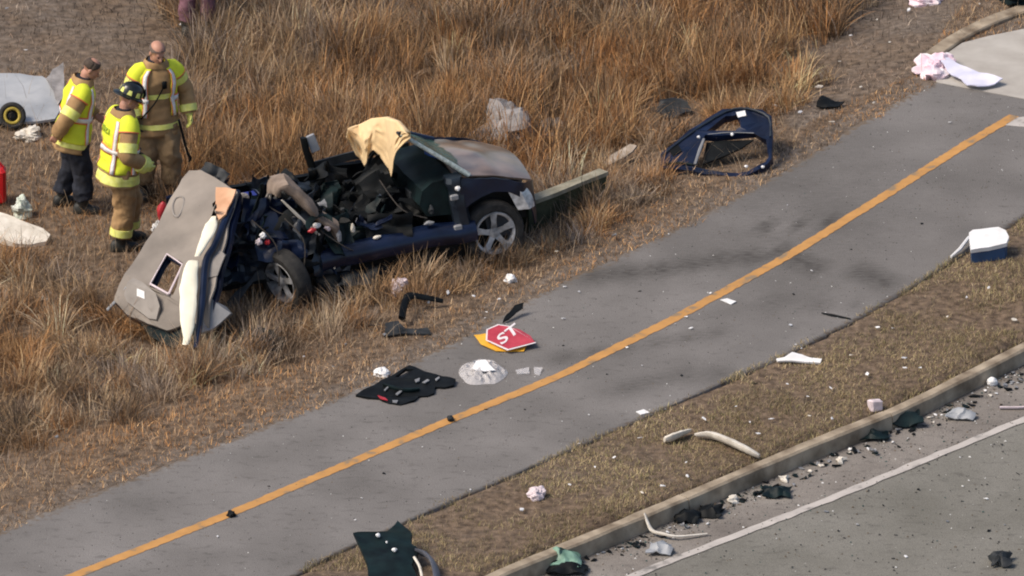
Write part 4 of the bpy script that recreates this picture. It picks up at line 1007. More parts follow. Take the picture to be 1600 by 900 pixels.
        bo.loft(rings); bo.tube([a+Vector((0, 0, -.0)), a+Vector((0, 0, .14))], [.058, .066], 14); PP('boot', bo, 'boot')
    # coat
    if not spec.get('coat'): return root
    prof = [(.74,.255,.205),(.84,.245,.195),(.95,.225,.175),(1.08,.205,.155),(1.2,.21,.158),(1.32,.222,.16),(1.41,.215,.145),(1.465,.17,.12),(1.50,.11,.095),(1.535,.09,.088)]
    PH = [q[0] for q in prof]
    def T(z, a, off=0, wr_=True):
        rx = float(np.interp(z, PH, [q[1] for q in prof]))+off; ry = float(np.interp(z, PH, [q[2] for q in prof]))+off
        c, s_ = math.cos(a), math.sin(a); e = .82
        v = Vector((rx*math.copysign(abs(c)**e, c), ry*math.copysign(abs(s_)**e, s_), z))
        if wr_: v += Vector((v.x, v.y, 0)).normalized()*(.018*mnoise.noise(Vector((v.x*6, v.y*6, v.z*9))+Vector((px, 3, 0)))+.012*mnoise.noise(v*16))
        return LN(v) if z > .95 else piv + Matrix.Rotation(-lean*.5, 3, 'X') @ (v-piv) if False else LN(v)
    mb = MB(); zs = np.linspace(.74, 1.535, 34); mb.loft([[T(z, 2*math.pi*k/40) for k in range(40)] for z in zs]); coat = PP('coat', mb, spec['coat'], sm='all')
    def patch(z0, z1, a0, a1, off, nz=6, na=14, thick=.005, slant=0):
        g = MB(); g.grid(na, nz, lambda u, v: T(z0+(z1-z0)*v+slant*(u-.5), a0+(a1-a0)*u, off), thick=thick); return g
    full = 2*math.pi
    for z0 in spec.get('coat_bands', (.77, )): PP('reflective_band', MB().loft([[T(z, 2*math.pi*k/40, .008) for k in range(40)] for z in (z0, z0+.025, z0+.055)], cap=False), 'lime_band', coat)
    # sleeves
    for s in (-1, 1):
        mb = MB(); pts = [sh[s]-Vector((s*.03, 0, -.0)), sh[s]+(el[s]-sh[s])*.25, sh[s].lerp(el[s], .65), el[s], el[s].lerp(wr[s], .5), wr[s]]
        rr = [.088, .099, .094, .090, .084, .074]
        mb.tube(pts, rr, 18, sub=5)
        for i, v in enumerate(mb.v): mb.v[i] = v + (mnoise.noise_vector(v*11+Vector((0, px, s)))*.012+mnoise.noise_vector(v*24+Vector((0, px, s)))*.008)
        sl_ = PP('sleeve', mb, spec['coat'], sm='all')
        for (t0, t1, seg) in spec.get('sleeve_bands', ((.55, .85, 0), (.62, .92, 1))):
            a, b2 = (sh[s], el[s]) if seg == 0 else (el[s], wr[s])
            r0 = .102 if seg == 0 else .093; PP('reflective_band', MB().tube([a.lerp(b2, t0), a.lerp(b2, (t0+t1)/2), a.lerp(b2, t1)], [r0*1.05, r0*1.03, r0*1.0], 18), 'lime_band', sl_)
        if spec.get('caps'): PP('vest_shoulder', MB().tube([sh[s]-Vector((s*.07, 0, -.03)), sh[s]-Vector((s*.02, 0, -.012)), sh[s].lerp(el[s], .10), sh[s].lerp(el[s], .22)], [.080, .100, .108, .111], 18), 'lime', sl_); PP('orange_edging', MB().tube([sh[s].lerp(el[s], .215), sh[s].lerp(el[s], .25)], .1135, 18), 'orange_edge', sl_)
        gm = spec.get('gloves', {}).get(s)
        if gm:
            g = MB(); cap(g, wr[s].lerp(el[s], .2), wr[s], .05, .045); hand(g, wr[s], el[s], s, spec['inward'][s], 1.25, .45); PP('glove', remesh(g, .008, 3), gm, sm='all')
    PP('collar', MB().loft([[T(z, 2*math.pi*k/32, o_) for k in range(32)] for z, o_ in ((1.49, .02), (1.54, .03), (1.56, .012))], cap=False), spec['coat'], coat)
    if spec.get('radio'):
        az_ = math.pi/2+spec['radio']; c = T(1.33, az_, .03); rd = MB(); rd.box(c, (.055, .03, .085), bev=.008); PP('radio_microphone', rd, 'black', coat)
        PP('microphone_cord', MB().tube([c, T(1.22, az_-.15, .035), T(1.12, az_-.35, .035), T(1.02, az_-.7, .035), T(.95, az_-.95, .03)], .008, 6, sub=4), 'black', coat)
    PP('shirt_neck', MB().loft([[T(z, 2*math.pi*k/24, -.012) for k in range(24)] for z in (1.50, 1.565)]), 'pants_navy', coat)
    # vest: safety mesh shell over the coat, open at the front, with silver tape edged in orange
    if spec.get('vest'):
        v0, v1, gap = spec['vest']
        fr = math.pi/2; vest = PP('safety_vest', patch(v0, v1, fr+gap, fr+full-gap, .018, 24, 48, .006), 'lime', sm='all')
        # the shoulder straps over the chest when it hangs open
        def tape(z0, z1, a0, a1, sl=0):
            na = max(2, int(abs(a1-a0)/.12)); nz = max(2, int(abs(z1-z0)/.05))
            PP('reflective_tape', patch(z0, z1, a0, a1, .028, nz, na, .004, sl), 'silver', vest, 'all')
        def edge(z0, z1, a0, a1): 
            na = max(2, int(abs(a1-a0)/.12)); nz = max(2, int(abs(z1-z0)/.05)); PP('orange_edging', patch(z0, z1, a0, a1, .0255, nz, na, .004), 'orange_edge', vest, 'all')
        zt = spec.get('tape_z', 1.08)
        edge(zt-.016, zt+.066, fr+gap, fr+full-gap); tape(zt, zt+.05, fr+gap, fr+full-gap)
        for am in spec.get('tape_a', (fr+gap+.18, fr-gap-.18+full)):
            edge(v0, v1-.02, am-.165, am+.165); tape(v0, v1-.02, am-.11, am+.11)
        if spec.get('text'):
            for i, (za, zb, aa, ab) in enumerate([(1.30,1.36,-.30,-.24),(1.30,1.36,-.16,-.10),(1.35,1.37,-.30,-.10),(1.30,1.36,-.02,.04),(1.30,1.32,-.02,.12),(1.34,1.36,-.02,.12),(1.30,1.36,.20,.26)]):
                PP('print', patch(za, zb, fr+math.pi+aa, fr+math.pi+ab, .026, 2, 3, .003), 'vest_text', vest, 'all')
    if spec.get('helmet'):
        hm = MB(); rings = []
        for r_, z in ((.150,.055),(.118,.06),(.115,.09),(.108,.13),(.085,.165),(.045,.185),(.012,.19)):
            rings.append([H((r_*math.cos(q)*.92, -.012+r_*math.sin(q)*(1.12 if z > .056 else (1.25 if math.sin(q) < 0 else 1.05)), z-(.02 if z < .056 else 0)*abs(math.sin(q)))) for q in [2*math.pi*k/28 for k in range(28)]])
        lo_ring = [H((.150*.92*math.cos(q), -.012+.150*math.sin(q)*(1.25 if math.sin(q) < 0 else 1.05), .043-.02*abs(math.sin(q)))) for q in [2*math.pi*k/28 for k in range(28)]]
        hm.loft([lo_ring]+rings); he = PP('helmet', hm, 'helmet')
        for k in range(8):
            q = 2*math.pi*(k+.5)/8
            def tz(u, v, q=q):
                a = q+(u-.5)*.42*(1-.35*v); r_ = .1195-.006*v; return H((r_*math.cos(a)*.93, -.012+r_*math.sin(a)*1.13, .068+.05*v))
            PP('reflective_trapezoid', MB().grid(4, 2, tz, thick=.004), 'lime_band', he)
        PP('ridge', MB().tube([H((0, -.14, .09)), H((0, -.10, .16)), H((0, 0, .20)), H((0, .09, .165)), H((0, .125, .10))], .012, 8, sub=4), 'helmet', he)
        sg = MB(); sg.plate([H((-.05, .128, .065)), H((.05, .128, .065)), H((.055, .125, .12)), H((0, .118, .165)), H((-.055, .125, .12))], off=Rh @ Vector((0, .008, 0))); PP('front_shield', sg, 'helmet', he)
    return root

LEGS = lambda dx=.0, dy=.0: {s: ((s*.105, .03+s*dy*.5, .50), (s*.115+dx*s, -.02+s*dy, .09), (s*.25, 1, 0)) for s in (-1, 1)}
# firefighter in the black helmet, nearest the roof
person(188, 386, (.90, .38), 'person in black fire helmet, lime vest and tan turnout gear beside the folded roof',
    dict(lean=.10, nod=.45, turn=-.1, scale=1.02, baggy=1.15, legs={1: ((.10,.02,.50),(.10,-.03,.09),(.25,1,0)), -1: ((-.10,.16,.52),(-.11,.14,.09),(-.2,1,0))},
    arms={1: ((.30,-.02,1.14), (.25,.20,.98)), -1: ((-.30,.02,1.14), (-.24,.22,.98))}, inward={1: (-1,.3,0), -1: (1,.3,0)}, gloves={1: 'lime_band', -1: 'boot'},
    hair=('hair', 'full'), pants='tan', cuff='lime_band', coat='tan', coat_bands=(.77, .72+.10), sleeve_bands=((.60,.92,0),(.70,1.0,1)), caps=True, vest=(.90, 1.49, .35), tape_z=1.10, tape_a=(math.pi/2+1.25, math.pi/2+2.35, math.pi/2+math.pi*2-2.35, math.pi/2+math.pi*2-1.25), text=True, helmet=True))
# dark-haired firefighter in navy trousers, further left
person(117, 327, (.95, .12), 'bareheaded dark-haired person in lime vest and navy trousers, leftmost of the group',
    dict(lean=.20, nod=.6, turn=-.15, scale=.99, baggy=1.1, legs=LEGS(.02, .10), arms={1: ((.30,-.10,1.17), (.24,-.20,.98)), -1: ((-.28,.05,1.15), (-.18,.26,1.02))}, inward={1: (-1,.2,0), -1: (1,.3,0)},
    hair=('hair', 'thin'), pants='pants_navy', coat='tan', coat_bands=(.80,), sleeve_bands=((.62,.92,0),), caps=True, vest=(.86, 1.50, .30), tape_z=1.10, tape_a=(math.pi/2+.9, math.pi/2+2.4, math.pi/2+math.pi*2-2.4, math.pi/2+math.pi*2-.9)))
# bald firefighter facing the camera
person(245, 304, (.30, -.95), 'bald person in open lime vest over tan turnout coat, facing the camera behind the others',
    dict(lean=.06, nod=.42, turn=.15, scale=1.02, baggy=1.15, legs={1: ((.12,.05,.50),(.14,.0,.09),(.2,1,0)), -1: ((-.12,.10,.51),(-.15,.08,.09),(-.3,1,0))},
    arms={1: ((.31,.0,1.15), (.27,.12,.93)), -1: ((-.33,.0,1.16), (-.34,.10,.93))}, inward={1: (-1,.2,0), -1: (1,.2,0)}, gloves={-1: 'lime_band', 1: 'boot'},
    hair=('hair_grey', 'fringe'), pants='tan_dark', coat='tan', coat_bands=(.82, 1.16), sleeve_bands=((.30,.55,0),(.62,.92,1)), radio=.12, caps=True, vest=(.96, 1.50, .50), tape_z=1.12, tape_a=(math.pi/2+.66, math.pi/2+2*math.pi-.66)))
# someone standing in the field behind; only the legs reach into the picture
person(309, 52, (.2, .9), 'person in dull plum trousers at the top edge, only the legs showing',
    dict(lean=.05, nod=.2, baggy=.95, legs=LEGS(.0, .05), arms={1: ((.27,-.02,1.14), (.26,.08,.9)), -1: ((-.27,-.02,1.14), (-.26,.08,.9))}, inward={1: (-1,.2,0), -1: (1,.2,0)},
    hair=('hair', 'full'), pants='maroon', coat='dark_grey', coat_bands=(), sleeve_bands=()))

# ================================================================== THINGS LYING ABOUT
def tilt_plane(px, py, tilt_deg, az_deg=-90, lift=.0):
    """plane standing on the ground at a pixel; tilt 0 = flat, leaning so that its face turns towards az"""
    p = G(px, py) + Vector((0, 0, lift)); a = math.radians(az_deg); t = math.radians(tilt_deg)
    return p, Vector((math.cos(a)*math.sin(t), math.sin(a)*math.sin(t), math.cos(t)))
def on(pl, pts, k=0): return [Upl(x, y, pl[0], pl[1]) + pl[1]*k for x, y in pts]

# detached door frame on the grass beside the path
pd = tilt_plane(1120, 274, 24, -95, .04)
dout = [(1030,262),(1033,241),(1050,226),(1078,204),(1106,184),(1130,171),(1168,167),(1192,170),(1205,180),(1208,215),(1206,246),(1187,267),(1152,277),(1118,272),(1085,267)]
dh1 = [(1082,259),(1092,232),(1102,213),(1140,209),(1180,208),(1199,219),(1202,243),(1185,262),(1152,271),(1112,266)]
dh2 = [(1104,206),(1134,181),(1154,178),(1160,200),(1148,204)]
door = empty('car_side_frame', 'dark blue car door frame with empty openings lying on dry grass by the path', 'car frame', Matrix.Translation(G(1120, 272)))
part('frame', subdiv_noise(MB().plate(on(pd, dout), [on(pd, dh1), on(pd, dh2)], off=-pd[1]*.09), 1, .03, 7, 3), 'navy', door)
part('window_channel', MB().tube(on(pd, [(1035,244),(1080,209),(1134,176),(1168,171),(1201,185),(1204,215)], .012), .014, 6, sub=3), 'navy_dust', door, True)
part('inner_pillar', MB().tube(on(pd, [(1086,258),(1094,234),(1100,218)], .008), [.016,.02,.014], 6, sub=3), 'grey', door, True)
part('inner_panel', subdiv_noise(MB().plate(on(pd, [(1096,252),(1104,216),(1150,213),(1178,212),(1160,224),(1130,238)], -.06), off=-pd[1]*.02), 1, .01), 'black', door)
part('glass_edge_strip', MB().tube(on(pd, [(1106,211),(1140,208),(1178,209)], .010), .006, 6, sub=3), 'grey', door, True)
part('latch_plate', MB().plate(on(pd, [(1150,176),(1164,173),(1166,181),(1153,184)], .006), off=-pd[1]*.004), 'white', door)
part('mirror_mount', subdiv_noise(MB().plate(on(pd, [(1045,236),(1060,228),(1066,238),(1052,244)], .012), off=-pd[1]*.03), 1, .01), 'black', door)
part('handle', MB().tube(on(pd, [(1040,258),(1062,256),(1082,259)], .02), .014, 6), 'blackgreen', door, True)
for i, (x, y) in enumerate([(1092,216),(1144,212),(1166,262),(1192,263)]):
    part('glass_fragment', lump(on(pd, [(x, y)], .02)[0], (.02,.02,.016), 'w', i), 'white', door)

# black inner door panel lying flat on the path
pb = tilt_plane(632, 604, 3, -90, .035)
pout = [(556,617),(597,594),(640,570),(664,579),(690,587),(712,592),(710,600),(694,604),(681,604),(678,614),(668,618),(654,619),(648,627),(626,633),(607,630),(590,623),(575,622)]
slot = [(615,589),(634,576),(646,577),(626,590)]
pan = empty('door_inner_panel', 'black moulded door panel with slots lying flat on the grey path', 'car panel', Matrix.Translation(U(632, 604, 0)))
part('panel', subdiv_noise(MB().plate(on(pb, pout), [on(pb, slot)], off=-pb[1]*.03), 2, .02, 6, 8), 'black', pan, 35)
for i, q in enumerate([[(600,612),(607,605),(609,606),(602,613)], [(618,618),(630,609),(633,610),(621,620)], [(648,596),(656,593),(655,598),(650,600)], [(660,600),(668,595),(671,597),(664,601)], [(680,595),(686,591),(687,593),(682,597)], [(613,628),(622,628),(620,632),(614,631)]]):
    part('bright_clip', MB().plate(on(pb, q, .022), off=-pb[1]*.01), 'grey', pan)
part('armrest', MB().tube(on(pb, [(600,603),(630,612),(655,610)], .012), [.03,.04,.03], 8, flat=.6, sub=3), 'blackgreen', pan, True)
part('reflector', MB().plate(on(pb, [(590,620),(602,624),(606,628),(594,625)], .02), off=-pb[1]*.008), 'tail_red', pan)

# folded stop sign on a yellow sign plate
ps = tilt_plane(796, 549, 5, -90, .04)
ys = thing('yellow_sign', subdiv_noise(MB().plate(on(ps, [(741,520),(762,517),(800,519),(822,518),(829,527),(818,545),(775,545),(752,534)], -.022), off=-ps[1]*.004), 1, .012, 4), 'sign_yellow', 'yellow sign plate under the broken stop sign', 'sign')
stp = empty('stop_sign', 'broken red stop sign folded in half on the path edge', 'sign', Matrix.Translation(G(796, 535)))
sout = [(759,533),(760,516),(778,508),(796,511),(838,537),(793,549)]
part('border', MB().plate(on(ps, sout, .012), off=-ps[1]*.004), 'sign_white', stp)
cx_, cy_ = 793, 528
part('face', MB().plate(on(ps, [(cx_+(x-cx_)*.93+(1 if x > 790 else 0), cy_+(y-cy_)*(.90)) for x, y in sout], .016), off=-ps[1]*.003), 'stop_red', stp)
part('folded_half', subdiv_noise(MB().plate([on(ps, [(798,512)], .004)[0], on(ps, [(836,536)], .004)[0], on(ps, [(829,524)], -.008)[0], on(ps, [(812,514)], -.008)[0]], off=-ps[1]*.003), 1, .006), 'stop_red', stp)
# letters: the visible half reads ST
fc = bpy.data.curves.new('letters', 'FONT'); fc.body = 'ST'; fc.size = 1; fc.extrude = .01; fc.offset = .015
fo = bpy.data.objects.new('letters', fc); COL.objects.link(fo)
me_ = bpy.data.meshes.new_from_object(fo.evaluated_get(bpy.context.evaluated_depsgraph_get())); bpy.data.objects.remove(fo)
vs = [v.co.copy() for v in me_.vertices]; x0 = min(v.x for v in vs); x1 = max(v.x for v in vs); y0 = min(v.y for v in vs); y1 = max(v.y for v in vs)
o0 = on(ps, [(784,542)], .018)[0]; ox = on(ps, [(813,520)], .018)[0]; oy = on(ps, [(774,527)], .018)[0]      # baseline start, baseline end, cap height
lm = MB(); lm.v = [o0 + (ox-o0)*((v.x-x0)/(x1-x0)) + (oy-o0)*.9*((v.y-y0)/(y1-y0)) + ps[1]*(.003 if v.z > 0 else 0) for v in vs]; lm.f = [tuple(p.vertices) for p in me_.polygons]; lm.m = [0]*len(lm.f)
part('lettering', lm, 'sign_white', stp)

def sheet_thing(name, outline, pl, th, m, label, cat, cuts=2, amp=.02, sc=5, seed=1, smooth=35, group=None):
    return thing(name, subdiv_noise(MB().plate(on(pl, outline), off=-pl[1]*th), cuts, amp, sc, seed), m, label, cat, group, smooth)
def bent(name, pts, rad, m, label, cat, flat=.5, zs=None, n=8):
    P = [G(x, y)+Vector((0, 0, (zs[i] if zs else .04))) for i, (x, y) in enumerate(pts)]
    return thing(name, MB().tube(P, rad, n, flat=flat, sub=5, jit=.06), m, label, cat, None, 50)
def crumple(name, px, py, r, m, label, cat, seed, k=.7, group=None, lift=.6, n=14):
    p = G(px, py)+Vector((0, 0, r[2]*lift)); mb = MB().ell(p, r, n*2, n+4)
    for i, v in enumerate(mb.v):
        d = v-p; o_ = Vector((seed*3.1, seed, 1)); q = d/max(r)
        f = 1+k*(.9*mnoise.noise(q*1.5+o_)+.9*(.35-abs(mnoise.noise(q*2.6+o_*1.3)))+.5*(.3-abs(mnoise.noise(q*5.5+o_*.7))))
        mb.v[i] = p+d*max(.15, f)
    return thing(name, mb, m, label, cat, group, 20)

# large car pieces
fp_ = tilt_plane(620, 905, 12, -80, .10)
fe = empty('wing_panel', 'large dark teal car body panel lying across the path edge at the bottom', 'car panel', Matrix.Translation(G(620, 890)))
part('panel', subdiv_noise(MB().plate(on(fp_, [(553,833),(580,832),(603,831),(612,822),(620,812),(633,822),(644,832),(643,850),(652,862),(646,880),(655,905),(650,940),(578,940),(577,900),(572,868)]), off=-fp_[1]*.03), 2, .05, 4, 5), 'blackgreen', fe, 40)
part('arch_liner', MB().tube(on(fp_, [(650,858),(668,866),(680,884),(684,915)], -.02), [.05,.075,.08,.06], 8, flat=.3, sub=4), 'dark_grey2', fe, True)
part('trim_edge', MB().tube(on(fp_, [(647,872),(656,888),(661,915)], .01), .014, 6, sub=3), 'offwhite', fe, True)
for i, (x, y) in enumerate([(591,840),(604,851),(616,863)]): part('white_fragment', lump(on(fp_, [(x, y)], .03)[0], (.025,.025,.02) if i != 1 else (.012,.012,.01), 'w', i), 'white', fe)
bt = empty('bent_trim', 'bent black plastic trim on the grass strip beside the path', 'car part', Matrix.Translation(G(640, 510)))
part('strip', MB().tube([G(x, y)+Vector((0, 0, z)) for x, y, z in ((628,512,.10),(632,498,.16),(640,486,.17),(660,482,.13),(692,480,.07))], [.05,.045,.045,.04,.03], 8, flat=.5, sub=5), 'black', bt, 40)
part('plate', subdiv_noise(MB().plate(on(tilt_plane(630, 524, 20, -90, .05), [(599,525),(602,505),(622,500),(632,512),(668,512),(672,521),(640,520),(610,523)]), off=(0, 0, -.02)), 1, .02, 6), 'dark_grey', bt)
sheet_thing('plastic_fragment', [(380,520),(395,512),(430,515),(445,528),(440,545),(415,548),(390,540)], tilt_plane(412, 548, 20, -90, .08), .02, 'blackgreen', 'dark bent plastic panel in the grass below the rear wheel', 'car part', 2, .05, 5, 3)
sheet_thing('black_shard', [(786,505),(792,492),(806,476),(819,472),(818,480),(806,488),(796,500)], tilt_plane(796, 505, 25, -70, .02), .012, 'black', 'black curved shard at the path edge above the stop sign', 'car part', 2, .02)
sheet_thing('grey_shard', [(1022,172),(1028,156),(1050,152),(1072,160),(1078,176),(1060,182),(1036,184)], tilt_plane(1050, 184, 28, -90, .04), .02, 'dark_grey', 'dark grey crumpled panel in the grass above the detached door', 'car part', 2, .07, 6, 9)
sheet_thing('black_shard', [(1275,165),(1284,148),(1300,152),(1320,156),(1312,166),(1290,170)], tilt_plane(1296, 170, 22, -90, .03), .012, 'black', 'dark plastic shard on bare ground right of the detached door', 'car part', 2, .04, 6, 4)
sheet_thing('plank', [(944,252),(956,241),(984,225),(994,227),(988,237),(964,251),(950,257)], tilt_plane(968, 255, 10, -90, .16), .03, 'wood', 'pale weathered plank lying in the grass left of the detached door', 'plank', 1, .01)
# mossy slab at the nose of the car
hs = empty('concrete_headwall', 'low mossy concrete slab at the nose of the wrecked car', 'wall', Matrix.Translation(G(890, 345)))
a, b = U(826, 316, .22), U(948, 268, .24); dv = (b-a).normalized(); bk = Vector((-dv.y, dv.x, 0))
part('wall', subdiv_noise(MB().plate([a+Vector((0,0,-.03)), b+Vector((0,0,-.03)), b+Vector((0,0,-.55)), a+Vector((0,0,-.58))], off=bk*.11), 2, .012, 6), 'green_board', hs)
part('coping', subdiv_noise(MB().plate([a-bk*.02, b-bk*.02, b+bk*.12, a+bk*.12], off=(0, 0, -.045)), 2, .012, 6), 'board_top', hs)
# pale stones behind the car
for i, (x, y, rx, ry, rz, lb) in enumerate([(792,218,.27,.42,.22,'large pale stone in the grass gap behind the bonnet'), (825,238,.07,.07,.05,'small pale stone right of the bonnet'), (752,226,.17,.2,.10,'low pale stone beside the large one behind the bonnet'), (858,215,.15,.2,.11,'pinkish pale stone in the grass right of the large stone'), (838,262,.05,.05,.04,'small pale stone just above the headlight')]):
    crumple('stone', x, y, (rx, ry, rz), 'stone', lb, 'stone', i+2, .55)
# left edge of the picture
lp = tilt_plane(40, 190, 10, -90, .10)
le = empty('car_bonnet', 'pale blue-grey car bonnet lying in the field at the left edge', 'car panel', Matrix.Translation(G(30, 190)))
part('panel', subdiv_noise(MB().plate(on(lp, [(-60,125),(-20,116),(30,114),(66,119),(78,128),(88,150),(94,170),(88,184),(60,188),(20,189),(-60,196)]), off=-lp[1]*.03), 2, .04, 2, 7), 'bluegrey', le, 50)
part('torn_corner', subdiv_noise(MB().plate(on(lp, [(72,126),(84,112),(98,103),(102,122),(98,160),(90,168),(84,146)], .04), off=-lp[1]*.02), 2, .03, 6, 2), 'stone', le, 40)
wc = tilt_plane(20, 200, 62, -80, .16)
wl = empty('small_wheel', 'small black wheel with yellow rim leaning on the pale bonnet at left', 'wheel', Matrix.Translation(G(20, 203)))
C_w = Upl(19, 181, wc[0], wc[1]); e1 = wc[1].orthogonal().normalized(); e2 = wc[1].cross(e1)
ring = lambda r, k: [C_w + (e1*math.cos(q)+e2*math.sin(q))*r + wc[1]*k for q in [2*math.pi*i/28 for i in range(29)]]
part('tyre', MB().tube(ring(.125, 0), .030, 10), 'rubber', wl, True); part('rim', MB().tube(ring(.082, .012), .018, 8), 'yellow_wheel', wl, True)
part('hub', MB().loft([[C_w+(e1*math.cos(2*math.pi*i/16)+e2*math.sin(2*math.pi*i/16))*r+wc[1]*k for i in range(16)] for r, k in ((.07,-.02),(.065,.0),(.03,.02))]), 'black', wl)
rc_ = G(3, 318); mb = MB(); mb.box(rc_+Vector((-.08, 0, .22)), (.26, .2, .40), bev=.03); rcn = empty('red_can', 'bright red container at the left edge of the field', 'container', Matrix.Translation(rc_))
part('can', mb, 'red', rcn); part('cap', MB().tube([rc_+Vector((-.10, 0, .42)), rc_+Vector((-.10, 0, .48))], .045, 10), 'grey', rcn); part('handle', MB().tube([rc_+Vector((-.15, 0, .42)), rc_+Vector((-.06, 0, .50)), rc_+Vector((.03, 0, .42))], .014, 6, sub=4), 'red', rcn)
mb = subdiv_noise(MB().plate(on(tilt_plane(30, 385, 18, -90, .06), [(-60,318),(-20,326),(10,335),(40,346),(68,356),(77,365),(72,377),(50,382),(22,380),(-10,368),(-60,350)]), off=(0, 0, -.07)), 2, .02, 4, 2)
thing('bumper_cover', mb, 'offwhite', 'pale cream bumper cover lying in grass at the left edge', 'car panel', smooth=40)
crumple('plastic_bag', 34, 338, (.10,.08,.12), 'white_green', 'crumpled pale green plastic bag resting above the cream bumper cover', 'bag', 4, .8)
crumple('plastic_scrap', 45, 215, (.12,.12,.06), 'offwhite', 'pale torn scrap in the dry litter left of the firefighters', 'scrap', 8, .9)
pr_ = G(254, 345); mb = lump(pr_+Vector((0, 0, .10)), (.06,.05,.12), 'r', 6); thing('red_light', mb, 'tail_red', 'red tail lamp piece standing between helmeted firefighter and folded roof', 'lamp', smooth=40)
crumple('white_scrap', 246, 362, (.05,.05,.06), 'white', 'white scrap below the red lamp piece by the roof edge', 'scrap', 3, .8)
bg = G(290, 232); tb = empty('rescue_bar', 'black pry bar hanging from the bald firefighter gloved hand', 'tool', Matrix.Translation(bg+Vector((0, 0, .6))))
hp_ = U(284, 196, 1.0); part('shaft', MB().tube([hp_+Vector((-.03, -.04, .08)), hp_+Vector((.0, -.04, -.05)), hp_+Vector((.06, -.05, -.30))], .014, 8, sub=3), 'black', tb, True); part('claw', MB().tube([hp_+Vector((.06, -.05, -.30)), hp_+Vector((.09, -.05, -.36)), hp_+Vector((.07, -.05, -.40))], [.016, .018, .008], 8, sub=3), 'black', tb, True)

# top right
cl1 = tilt_plane(1515, 136, 6, -90, .07)
sh_ = sheet_thing('white_sheet', [(1464,92),(1480,90),(1502,101),(1530,112),(1567,124),(1552,130),(1530,136),(1512,133),(1492,118),(1478,104)], cl1, .012, 'lavender', 'white and lavender sheet lying on the concrete corner', 'sheet', 2, .04, 4, 2)
crumple('pink_blanket', 1462, 112, (.20,.24,.09), 'pink', 'crumpled pink and white cloth at the tip of the concrete corner', 'cloth', 5, .8, lift=.5, n=20)
crumple('pink_cloth', 1446, 5, (.18,.16,.07), 'pink', 'pink cloth lying on bare ground at the top edge', 'cloth', 12, .6, lift=.5)
crumple('dark_shrub', 1590, 4, (.16,.2,.12), 'blackgreen', 'dark green-black bundle at the top right corner', 'bundle', 3, .6)
# white-topped blue box with a white stake
bx = empty('cooler', 'white-topped blue plastic box lying at the right path edge', 'box', Matrix.Translation(G(1540, 400)))
bp_ = tilt_plane(1545, 400, 10, -90, .20)
part('lid', subdiv_noise(MB().plate(on(bp_, [(1514,364),(1520,359),(1545,356),(1560,354),(1571,360),(1577,370),(1573,380),(1545,386),(1517,390)]), off=-bp_[1]*.045), 1, .008, 5), 'white', bx, 40)
part('tub', subdiv_noise(MB().plate(on(bp_, [(1517,366),(1560,358),(1574,370),(1570,380),(1545,385),(1518,388)], -.048), off=(0, 0, -.16)), 1, .008, 5), 'blue', bx, 40)
thing('stake', MB().tube([G(1486, 404)+Vector((0, 0, .02)), G(1500, 396)+Vector((0, 0, .05)), G(1514, 391)+Vector((0, 0, .07))], [.015, .022, .018], 6), 'white', 'thin white stake lying against the blue box', 'stake')

# pieces on the path
pbag = U(752, 583, 0)
def film(u, v):
    x, y = 2*u-1, 2*v-1; r = math.hypot(x, y); q = math.atan2(y, x); e = 1+.22*mnoise.noise(Vector((math.cos(q)*1.6, math.sin(q)*1.6, 4)))
    f = 1/max(1, r/max(abs(x), abs(y), 1e-6)); x *= f*e; y *= f*e; r = min(1, max(abs(2*u-1), abs(2*v-1)))
    z = .055*(1-r**2.2)*(.55+.9*abs(mnoise.noise(Vector((x*1.8, y*1.8, 2)))))+.035*(1-abs(mnoise.noise(Vector((x*3, y*3, 7))))*2.6)*(1-r**4)
    return pbag+Vector((x*.24, y*.36, .006+max(0, z)))
thing('plastic_bag', MB().grid(34, 34, film, thick=.002), 'pale_clear', 'crumpled clear plastic bag on the path below the stop sign', 'bag', smooth=25)
sheet_thing('paper', [(737,573),(744,564),(759,563),(774,580),(757,581)], tilt_plane(752, 583, 14, -90, .10), .008, 'white', 'white sheet of paper on top of the clear plastic bag', 'paper', 2, .03)
sheet_thing('white_scrap', [(806,576),(826,573),(828,582),(808,583)], tilt_plane(818, 583, 5, -90, .02), .012, 'pale_clear', 'flat clear scrap right of the plastic bag on the path', 'scrap', 2, .02)
sheet_thing('white_scrap', [(834,573),(847,573),(842,585),(835,583)], tilt_plane(840, 585, 5, -90, .02), .012, 'pale_clear', 'small clear scrap nearest the yellow line by the plastic bag', 'scrap', 2, .02)
crumple('white_foam', 597, 587, (.075,.075,.05), 'white', 'white foam lump behind the black door panel', 'foam', 7, .5)
crumple('white_cloth', 625, 462, (.10,.09,.10), 'pinkwhite', 'crumpled pinkish white cloth in the grass below the car sill', 'cloth', 9, .6)
crumple('white_scrap', 797, 440, (.06,.05,.045), 'white', 'white scrap in grass below the front wheel', 'scrap', 2, .7)
crumple('stone_chip', 361, 806, (.04,.05,.03), 'black', 'small black lump on the yellow line at lower left', 'chip', 2, .5)
crumple('stone_chip', 704, 657, (.03,.05,.03), 'dark_grey', 'small dark chip on the yellow line below the door panel', 'chip', 3, .5)
thing('wiper_blade', MB().tube([U(1284,489,.012), U(1300,492,.02), U(1329,498,.012)], [.008,.014,.008], 6), 'black', 'thin black wiper strip near the right path edge', 'car part')
sheet_thing('white_trim', [(1213,560),(1226,558),(1240,550),(1254,552),(1268,558),(1284,560),(1282,566),(1250,564),(1215,564)], tilt_plane(1248, 566, 14, -90, .05), .02, 'white', 'long white trim piece lying on the verge at the path edge', 'trim', 2, .02)
sheet_thing('white_scrap', [(1126,468),(1136,466),(1150,471),(1142,475)], tilt_plane(1138, 475, 4, -90, .012), .008, 'white', 'white strip on the path just below the yellow line', 'scrap', 1, .008)
